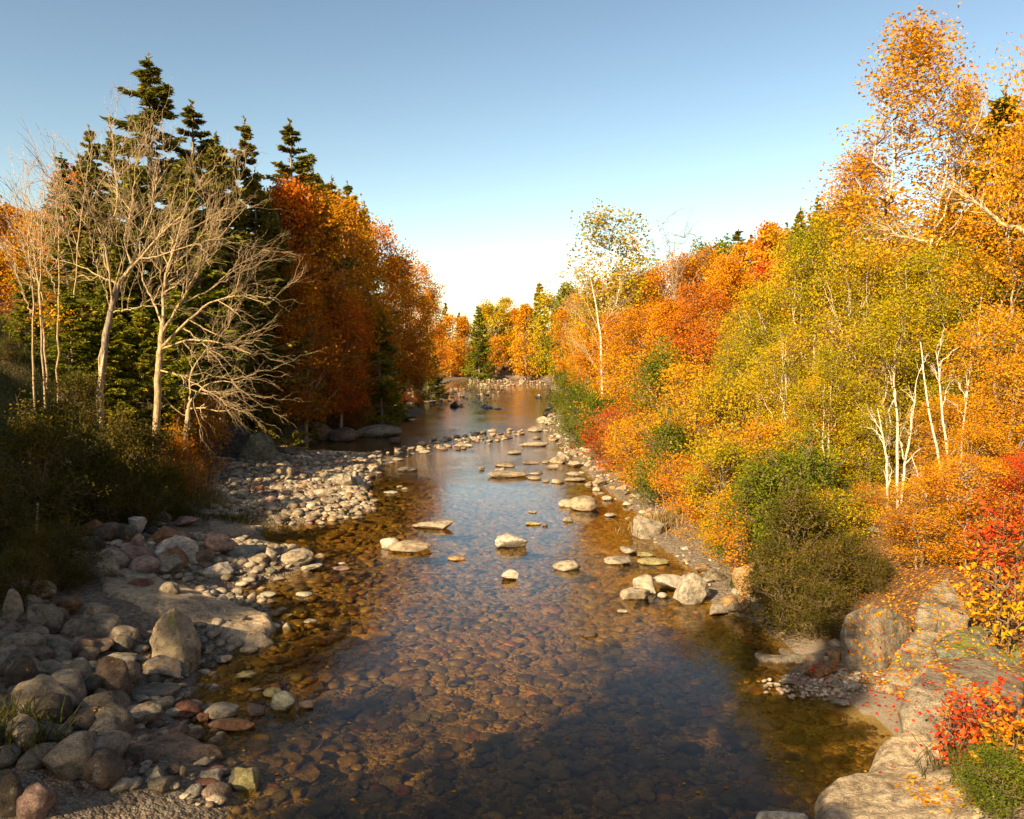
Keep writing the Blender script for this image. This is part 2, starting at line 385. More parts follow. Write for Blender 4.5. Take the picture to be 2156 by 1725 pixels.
# ------------------------------------------------------------------ rocks
_ico = {}
def ico(n):
    if n not in _ico:
        bm = bmesh.new(); bmesh.ops.create_icosphere(bm, subdivisions=n, radius=1)
        _ico[n] = (np.array([v.co[:] for v in bm.verts]), np.array([[v.index for v in f.verts] for f in bm.faces])); bm.free()
    return _ico[n]
def rock_shape(seed, style, n):
    r = np.random.default_rng(seed); V, Fc = ico(n); V = V.copy()
    off = r.uniform(-50, 50, 3)
    if style in ('r', 'f'):
        V = V * (1 + .20 * vn(V * 1.1 + off, 1)[:, None] + .08 * vn(V * 2.4 + off, 2)[:, None])
        for k in range(4):
            q = r.normal(size=3); q /= np.linalg.norm(q); d = r.uniform(.7, .9); t = V @ q - d
            V = V - np.maximum(t, 0)[:, None] * q * .75
    else:
        for k in range(13):
            q = r.normal(size=3); q /= np.linalg.norm(q); d = r.uniform(.40, .72); t = V @ q - d
            V = V - np.maximum(t, 0)[:, None] * q * .97
        V = V * (1 + .07 * vn(V * 1.6 + off, 3)[:, None])
    V = (V - (V.max(0) + V.min(0)) / 2) / ((V.max(0) - V.min(0)) / 2)
    if n >= 4: V = V * (1 + .042 * fbm(V * 2.6 + off, 5, 5)[:, None])
    return V, Fc
def rotz(V, a):
    c, s = math.cos(a), math.sin(a); return V @ np.array([[c, s, 0], [-s, c, 0], [0, 0, 1]])
def rotx(V, a):
    c, s = math.cos(a), math.sin(a); return V @ np.array([[1, 0, 0], [0, c, s], [0, -s, c]])
COL = {  # base colours; greys warmed to offset the blue sky light in shade
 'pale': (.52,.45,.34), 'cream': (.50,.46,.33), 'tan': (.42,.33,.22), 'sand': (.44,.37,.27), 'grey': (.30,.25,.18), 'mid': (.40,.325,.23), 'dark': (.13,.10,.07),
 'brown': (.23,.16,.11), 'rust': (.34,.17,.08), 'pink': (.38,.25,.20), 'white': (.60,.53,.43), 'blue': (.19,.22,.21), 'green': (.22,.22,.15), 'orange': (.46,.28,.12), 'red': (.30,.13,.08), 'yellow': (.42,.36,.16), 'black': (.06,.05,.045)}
nrock = 0
def rock(b, style, c, label, depth=.85, sink=.3, moss=False, grp=None, lean=0., name='boulder'):
    """b = outline box on the photograph; gives the rock a real place on the ground and a real size"""
    global nrock; nrock += 1
    x0, y0, x1, y1 = b; G = hitT((x0 + x1) / 2, y1)
    dist = G[1] / ct; sc = dist / F
    w = (x1 - x0) * sc / 2; hpx = (y1 - y0) * sc; th = math.atan2(CH - G[2], G[1])
    bd = w * depth
    Ht = max((hpx - 2 * bd * math.sin(th) * .82) / math.cos(th), .30 * w)
    bd = min(bd, max(.45 * w, (hpx - Ht * math.cos(th) * .8) / math.sin(th) * .6)) if style != 's' else bd
    px = x1 - x0; n = 5 if px > 70 else 4 if px > 22 else 3
    V, Fc = rock_shape(nrock * 13 + 5, style, n)
    if lean: 
        ca, sa = math.cos(lean), math.sin(lean); V = V @ np.array([[ca, 0, -sa], [0, 1, 0], [sa, 0, ca]])
        V = (V - (V.max(0) + V.min(0)) / 2) / ((V.max(0) - V.min(0)) / 2)
    tot = Ht * (1 + sink); V = V * np.array([w, bd, tot / 2])
    C = np.array([G[0], G[1] + bd * .8, G[2] + Ht - tot / 2])
    o = link(name, mk_mesh(name, V, Fc, ROCKM if moss else ROCK), loc=C)
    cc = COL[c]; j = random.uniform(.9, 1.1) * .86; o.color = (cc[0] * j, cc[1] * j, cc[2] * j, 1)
    tag(o, label, 'boulder' if name == 'boulder' else 'stone', grp)
    BV.append(V + C); BF.append(Fc)
    return o
Z3 = lambda a, b, c, d: (a*.3418, b*.3418+1135.4, c*.3418, d*.3418+1135.4)
Z2 = lambda a, b, c, d: (a*.3418, b*.3418+631.7, c*.3418, d*.3418+631.7)
Z5 = lambda a, b, c, d: (a*.4049+684.3, b*.4049+1026.5, c*.4049+684.3, d*.4049+1026.5)
Z4 = lambda a, b, c, d: (a*.2930+684.3, b*.2930+579, c*.2930+684.3, d*.2930+579)
ZB = lambda a, b, c, d: (a*.2930+315.8, b*.2930+842.2, c*.2930+315.8, d*.2930+842.2)
Z8 = lambda a, b, c, d: (a*.4203+1395, b*.4203+1000.2, c*.4203+1395, d*.4203+1000.2)

def hullrock(pts, y0, c, label, c2=None, moss=False, amp=.05, name='boulder'):
    """a boulder with a shape of its own: corner points given as (image column, image row, depth step) at depth y0"""
    W_ = [(X(a, y0 + d), y0 + d, ZT(b, y0 + d)) for a, b, d in pts]
    zb = min(p[2] for p in W_); cx = sum(p[0] for p in W_) / len(W_); cy = sum(p[1] for p in W_) / len(W_)
    W_ += [(cx + (p[0] - cx) * .9, cy + (p[1] - cy) * .9, zb - .35) for p in W_]
    bm = bmesh.new(); [bm.verts.new(p) for p in W_]; bmesh.ops.convex_hull(bm, input=bm.verts[:])
    bmesh.ops.delete(bm, geom=[v for v in bm.verts if not v.link_faces], context='VERTS')
    ext = max(max(p[i] for p in W_) - min(p[i] for p in W_) for i in range(2))
    for k in range(5):
        if len(bm.faces) > 12000: break
        bmesh.ops.subdivide_edges(bm, edges=bm.edges[:], cuts=1, use_grid_fill=True)
        if k == 3: bmesh.ops.smooth_vert(bm, verts=bm.verts[:], factor=.5, use_axis_x=True, use_axis_y=True, use_axis_z=True)
    bmesh.ops.triangulate(bm, faces=bm.faces[:]); bm.normal_update(); bm.verts.index_update()
    V = np.array([v.co[:] for v in bm.verts]); Nn = np.array([v.normal[:] for v in bm.verts]); Fc = np.array([[v.index for v in f.verts] for f in bm.faces]); bm.free()
    lay = V @ np.array([.25, .3, 1.0])
    V = V + Nn * (amp * ext * (.55 * fbm(V * 2.2 / ext ** .5, 31, 4) + .22 * np.abs(vn(np.stack([lay * 5, V[:, 0] * .5, V[:, 1] * .5], 1), 7))))[:, None]
    C = np.array([cx, cy, max(zb, 0)]); o = link(name, mk_mesh(name, V - C, Fc, ROCKM if moss else ROCK), loc=C)
    o.color = (*[q * .86 for q in COL[c]], 1); tag(o, label, 'boulder'); BV.append(V); BF.append(Fc); return o
def slab(pts, ztop, tilt, c, label, edge=.25, bump=.06, moss=False, zb=0.05, dents=()):
    """a bedrock slab: outline from the photograph laid on the ground plane, domed top, sides going under the gravel"""
    O = np.array([hit(px, py, zb)[:2] for px, py in pts])
    lo, hi = O.min(0) - .3, O.max(0) + .3; st_ = max(.03, (hi - lo).max() / 150)
    gx, gy = np.meshgrid(np.arange(lo[0], hi[0], st_), np.arange(lo[1], hi[1], st_))
    P = np.stack([gx, gy, gx * 0], -1)
    sd = -poly_sd(gx + .10 * vn(P * 2.2, 4), gy + .10 * vn(P * 2.2, 8), O)
    cx, cy = O.mean(0)
    top = ztop + tilt[0] * (gx - cx) + tilt[1] * (gy - cy) + bump * fbm(P * np.array([.8, 2.0, 1]), 21, 4) + .25 * bump * np.round(2 * fbm(P * np.array([.5, 1.6, 1]), 5, 2))
    for dx, dy, rr, dd in dents: top = top - dd * np.exp(-(((gx - dx) ** 2 + (gy - dy) ** 2) / rr ** 2))
    top = np.maximum(top, height(gx, gy) + .10 + .03 * vn(P * 1.1, 6))
    bot = -.75
    t = np.clip((sd + .04) / edge, 0, 1)
    z = bot + (top - bot) * np.sqrt(1 - (1 - t) ** 2) ** .9
    ny_, nx_ = gx.shape; idx = np.arange(nx_ * ny_).reshape(ny_, nx_)
    Q = np.stack([idx[:-1, :-1], idx[:-1, 1:], idx[1:, 1:], idx[1:, :-1]], -1).reshape(-1, 4)
    keep = (sd.ravel()[Q] > -.06).any(1); Q = Q[keep]
    used = np.unique(Q); mp = np.full(nx_ * ny_, -1); mp[used] = np.arange(len(used))
    V = np.stack([gx, gy, z], -1).reshape(-1, 3)[used]; Q = mp[Q]
    C = np.array([cx, cy, 0]); o = link('rock_slab', mk_mesh('rock_slab', V - C, Q, ROCKM if moss else ROCK), loc=C)
    o.color = (*COL[c], 1); tag(o, label, 'rock slab'); BV.append(V); BF.append(Q); return o
s3 = lambda L: [(a*.3418, b*.3418+1135.4) for a, b in L]
s8 = lambda L: [(a*.4203+1395, b*.4203+1000.2) for a, b in L]
slab(s3([(600,290),(800,270),(1100,360),(1300,420),(1560,470),(1700,510),(1700,560),(1640,600),(1740,640),(1600,665),(1380,675),(1150,640),(900,640),(640,560),(560,420)]), .34, (-.03, .02), 'tan',
     'broad sunlit bedrock slab sloping into the river beside the tall split boulder', .35, .085)
slab(s3([(300,1290),(620,1245),(1150,1240),(1290,1290),(1390,1340),(1230,1400),(1000,1440),(700,1500),(400,1590),(230,1590),(200,1400)]), .30, (-.02, .03), 'brown',
     'long dark bedrock slab in shade at the bottom left, its tip touching the water', .3, .05)
slab(s8([(750,1620),(810,1560),(960,1545),(1010,1470),(1080,1400),(1150,1340),(1155,1270),(1280,1235),(1330,1300),(1420,1360),(1540,1450),(1560,1560),(1620,1700),(1700,1900),(700,1900)]), .36, (.03, .0), 'tan',
     'large pale smooth bedrock slab with a shallow puddle at the bottom right', .4, .08)  # tan deepens the slab: shade put into its base colour
slab(s8([(440,900),(520,905),(640,915),(760,900),(850,895),(830,915),(720,935),(560,938),(470,925)]), .13, (0, 0), 'grey', 'thin grey stone blade lying at the waterline under the dark shrub', .10, .01)
slab([(430,1113),(560,1109),(548,1126),(480,1150),(430,1140)], .16, (-.03, 0), 'grey', 'smooth grey slab running into the dark pool below the gravel bar', .3, .03)
slab(s8([(440,1712),(560,1700),(720,1715),(760,1760),(440,1760)]), .16, (0, 0), 'pale', 'pale slab tip rising from the water at the bottom edge', .15, .02)

hullrock([(350,1279,0),(386,1300,.25),(405,1345,.1),(400,1378,-.1),(372,1413,-.75),(302,1388,-.5),(293,1350,0),(303,1320,.05),(328,1292,-.15),(352,1290,1.1),(398,1350,1.2),(305,1350,1.1)], hitT(350,1405)[1]+.6, 'tan',
     'tall split boulder with a mossy ridge standing against the sunlit slab', None, True, .05)
y_ = hitT(2017, 1590)[1]
hullrock([(1925,1497,.2),(1945,1450,.5),(1983,1391,1.5),(2076,1378,2.3),(2185,1395,2.6),(1932,1522,0),(1975,1562,-.1),(2017,1595,-.2),(2080,1560,-.7),(2185,1500,-.7),(2185,1640,-.7),(2080,1640,-.6)], y_ + .3, 'grey', 'very large smooth grey boulder at the right with red maple in front', amp=.03)  # darker grey stands in for the shade on this boulder
y_ = hitT(1850, 1412)[1]
hullrock([(1789,1335,0),(1800,1296,.2),(1843,1273,.6),(1885,1281,.7),(1930,1305,1.0),(1948,1340,.9),(1915,1385,.2),(1880,1408,-.3),(1845,1414,-.5),(1806,1380,-.4),(1795,1350,-.3)], y_ + .4, 'grey', 'huge round grey tan boulder beside the dark shrub on the right bank', amp=.04)  # shade over this boulder is put into its darker base colour
y_ = hitT(1930, 1442)[1]
hullrock([(1888,1415,0),(1893,1442,-.1),(1940,1440,-.35),(1985,1408,-.3),(2024,1372,.1),(2012,1338,.7),(1950,1322,1.0),(1908,1375,.3)], y_ + .3, 'grey', 'layered slab tilted up to the right behind the small cove', amp=.07)
y_ = hitT(2000, 1312)[1]
hullrock([(1948,1308,0),(1958,1260,.4),(2000,1213,1.2),(2085,1203,1.6),(2180,1225,1.6),(2180,1300,0),(2050,1300,-.4),(1985,1314,-.3)], y_ + .2, 'grey', 'mottled grey boulder high on the right bank', amp=.05)
hullrock([(1990,1348,.5),(2028,1330,.8),(2085,1312,.9),(2180,1318,1.2),(2180,1400,0),(2080,1392,-.3),(2030,1372,-.1),(1992,1368,.1)], 15.6, 'green', 'mossy grey rock with fallen leaves at the right edge', None, True, .05)
y_ = hitT(500, 968)[1]
hullrock([(415,905,1.5),(440,892,2.2),(505,896,2.4),(535,918,1),(560,945,0),(572,962,0),(520,974,-.6),(455,972,-.4),(425,940,.4)], y_, 'dark', 'massive dark undercut cliff boulder on the left bank behind the gravel bar', amp=.05)
hullrock([(548,862,1.5),(600,848,2),(634,856,1.6),(641,910,0),(600,918,-.4),(552,912,-.2)], 57, 'dark', 'big dark rock wall behind the leafy ledge', amp=.04)
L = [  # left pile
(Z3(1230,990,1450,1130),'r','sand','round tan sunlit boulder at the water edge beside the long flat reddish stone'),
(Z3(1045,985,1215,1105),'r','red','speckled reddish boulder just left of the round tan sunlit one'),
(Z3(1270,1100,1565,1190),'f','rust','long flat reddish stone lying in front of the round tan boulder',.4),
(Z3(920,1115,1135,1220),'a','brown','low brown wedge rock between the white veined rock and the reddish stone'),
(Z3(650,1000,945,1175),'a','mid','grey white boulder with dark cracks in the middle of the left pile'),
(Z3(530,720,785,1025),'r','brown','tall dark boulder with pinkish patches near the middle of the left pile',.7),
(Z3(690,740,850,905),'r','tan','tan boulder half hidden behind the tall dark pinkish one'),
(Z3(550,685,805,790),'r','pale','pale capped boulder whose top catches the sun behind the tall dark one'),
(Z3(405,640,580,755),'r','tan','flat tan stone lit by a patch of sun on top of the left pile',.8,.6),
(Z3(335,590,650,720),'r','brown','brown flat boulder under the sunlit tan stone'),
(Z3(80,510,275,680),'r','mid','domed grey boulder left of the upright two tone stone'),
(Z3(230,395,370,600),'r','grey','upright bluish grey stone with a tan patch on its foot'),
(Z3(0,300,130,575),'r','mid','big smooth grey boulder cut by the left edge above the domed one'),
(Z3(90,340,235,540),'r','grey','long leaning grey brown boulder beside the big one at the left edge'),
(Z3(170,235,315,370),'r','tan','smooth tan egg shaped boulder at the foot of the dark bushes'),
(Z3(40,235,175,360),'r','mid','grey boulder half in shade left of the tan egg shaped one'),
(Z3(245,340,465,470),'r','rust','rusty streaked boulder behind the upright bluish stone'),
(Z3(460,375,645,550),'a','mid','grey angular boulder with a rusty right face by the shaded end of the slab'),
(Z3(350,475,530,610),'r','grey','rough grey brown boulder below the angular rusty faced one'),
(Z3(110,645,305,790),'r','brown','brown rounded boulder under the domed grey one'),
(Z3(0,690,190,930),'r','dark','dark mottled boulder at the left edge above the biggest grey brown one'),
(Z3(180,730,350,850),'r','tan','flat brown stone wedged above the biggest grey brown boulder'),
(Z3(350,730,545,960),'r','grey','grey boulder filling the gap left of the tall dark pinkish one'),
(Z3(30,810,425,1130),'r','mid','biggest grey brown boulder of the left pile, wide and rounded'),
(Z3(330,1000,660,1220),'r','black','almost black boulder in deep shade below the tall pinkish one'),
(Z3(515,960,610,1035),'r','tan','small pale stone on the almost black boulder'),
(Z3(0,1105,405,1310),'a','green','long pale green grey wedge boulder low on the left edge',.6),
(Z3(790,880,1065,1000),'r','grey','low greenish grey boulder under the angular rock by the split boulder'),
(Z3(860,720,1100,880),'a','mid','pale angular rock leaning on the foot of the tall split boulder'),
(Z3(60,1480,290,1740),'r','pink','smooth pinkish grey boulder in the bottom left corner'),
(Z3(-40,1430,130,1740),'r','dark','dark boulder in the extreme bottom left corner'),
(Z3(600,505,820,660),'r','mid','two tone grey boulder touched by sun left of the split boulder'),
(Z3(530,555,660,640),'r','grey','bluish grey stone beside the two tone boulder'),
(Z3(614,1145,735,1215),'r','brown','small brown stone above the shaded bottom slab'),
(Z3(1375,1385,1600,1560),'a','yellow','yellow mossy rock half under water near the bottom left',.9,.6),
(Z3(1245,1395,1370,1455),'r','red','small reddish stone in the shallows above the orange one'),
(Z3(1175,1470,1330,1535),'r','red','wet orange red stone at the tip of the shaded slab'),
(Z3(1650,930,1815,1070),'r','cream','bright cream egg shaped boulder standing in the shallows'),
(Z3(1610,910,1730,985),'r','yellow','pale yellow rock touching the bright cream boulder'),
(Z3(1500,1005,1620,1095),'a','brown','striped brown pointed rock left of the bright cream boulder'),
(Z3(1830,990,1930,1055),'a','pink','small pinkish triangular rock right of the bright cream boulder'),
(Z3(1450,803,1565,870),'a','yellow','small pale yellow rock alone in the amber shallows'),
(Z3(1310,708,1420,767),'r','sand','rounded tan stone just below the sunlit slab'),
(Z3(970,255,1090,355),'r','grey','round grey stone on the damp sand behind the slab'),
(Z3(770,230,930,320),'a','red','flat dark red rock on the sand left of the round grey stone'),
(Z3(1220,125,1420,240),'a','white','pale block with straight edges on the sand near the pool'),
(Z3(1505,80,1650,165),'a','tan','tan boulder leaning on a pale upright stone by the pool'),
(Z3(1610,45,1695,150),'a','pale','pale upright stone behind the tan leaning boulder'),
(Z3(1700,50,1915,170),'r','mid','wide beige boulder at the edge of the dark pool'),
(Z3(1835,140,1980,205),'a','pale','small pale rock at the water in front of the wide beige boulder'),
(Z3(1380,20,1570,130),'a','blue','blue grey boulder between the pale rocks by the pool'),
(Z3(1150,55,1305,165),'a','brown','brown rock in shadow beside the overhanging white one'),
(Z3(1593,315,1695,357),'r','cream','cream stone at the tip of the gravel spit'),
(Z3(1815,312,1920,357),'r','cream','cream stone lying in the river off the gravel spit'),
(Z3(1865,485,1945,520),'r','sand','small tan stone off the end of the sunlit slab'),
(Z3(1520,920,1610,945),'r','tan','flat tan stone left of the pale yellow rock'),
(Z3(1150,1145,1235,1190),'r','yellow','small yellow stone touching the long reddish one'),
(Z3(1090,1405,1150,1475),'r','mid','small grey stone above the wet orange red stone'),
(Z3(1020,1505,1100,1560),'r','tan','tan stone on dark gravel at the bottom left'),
(Z3(1200,1070,1280,1145),'a','red','small dark red chip left of the long flat reddish stone'),
(Z2(945,1440,1215,1635),'a','white','big whitish block with an undercut dark base in the riprap'),
(Z2(900,1385,1125,1500),'a','rust','reddish tan slab rock behind the big whitish block'),
(Z2(1235,1400,1470,1580),'a','pink','pinkish white pointed rock at the edge of the dark pool'),
(Z2(1280,1490,1360,1570),'a','mid','greyish rock at the foot of the pinkish pointed one'),
(Z2(1020,1315,1205,1400),'a','pink','dull pink rock on the sand above the riprap'),
(Z2(630,1490,895,1660),'a','pink','large pink and white boulder in the middle of the riprap'),
(Z2(510,1570,720,1710),'a','mid','grey angular rock left of the large pink and white boulder'),
(Z2(400,1600,590,1730),'a','dark','dark block with a pale top facing out of the dark bushes'),
(Z2(480,1445,625,1580),'r','dark','dark rounded boulder left of the large pink and white one'),
(Z2(860,1490,960,1600),'a','green','greenish grey rock wedged between the pink and whitish blocks'),
(Z2(600,1370,740,1485),'a','blue','blue grey rock above the large pink and white boulder'),
(Z2(780,1335,880,1450),'a','white','white cracked rock near the top of the riprap'),
(Z2(475,1345,625,1470),'a','rust','long dark reddish slab rock dipping to the right in the riprap',.6,.3,False),
(Z2(495,1300,600,1365),'a','pink','pink slab at the upper left rim of the riprap'),
(Z2(540,1235,700,1345),'a','white','long pale slab dipping down from the top of the riprap',.5),
(Z2(610,1235,745,1305),'a','rust','rusty rock behind the long pale slab'),
(Z2(700,1275,830,1360),'a','brown','brown flat rock at the top right of the riprap'),
(Z2(665,1228,745,1275),'a','white','white rock crowning the riprap'),
(Z2(780,1275,835,1330),'a','white','small white rock right of the brown flat one'),
(Z2(870,1350,1010,1405),'a','mid','pale grey rock right of the white cracked one'),
(Z2(800,1440,880,1570),'a','pink','pink shard leaning between pink boulder and green rock'),
(Z2(690,1385,800,1470),'a','pale','pale split rock left of the white cracked one'),
(Z2(580,1340,690,1400),'a','pink','small pink rock under the long pale slab'),
(Z2(140,1590,220,1690),'r','mid','round grey boulder in the dark bushes at the left'),
(Z2(865,1395,960,1450),'r','black','black rounded stone beside the reddish tan slab rock'),
(Z2(720,1410,810,1500),'a','rust','small rusty rock above the pink shard'),
(Z2(640,1660,730,1725),'r','tan','tan stone under the large pink and white boulder'),
(Z2(730,1660,880,1710),'a','green','flat greenish slab on the sand below the pink boulder',.6),
(Z2(250,1500,420,1600),'a','brown','brown rock half buried in the shaded bushes'),
(Z2(300,1640,410,1720),'a','dark','dark rock under the bushes left of the pale topped block'),
(Z2(1550,1635,1625,1685),'r','grey','small grey cobble below the tan leaning boulder'),
(Z2(1625,1650,1700,1695),'r','green','greenish cobble beside the small grey one by the pool'),
]
for t in L: rock(*t)
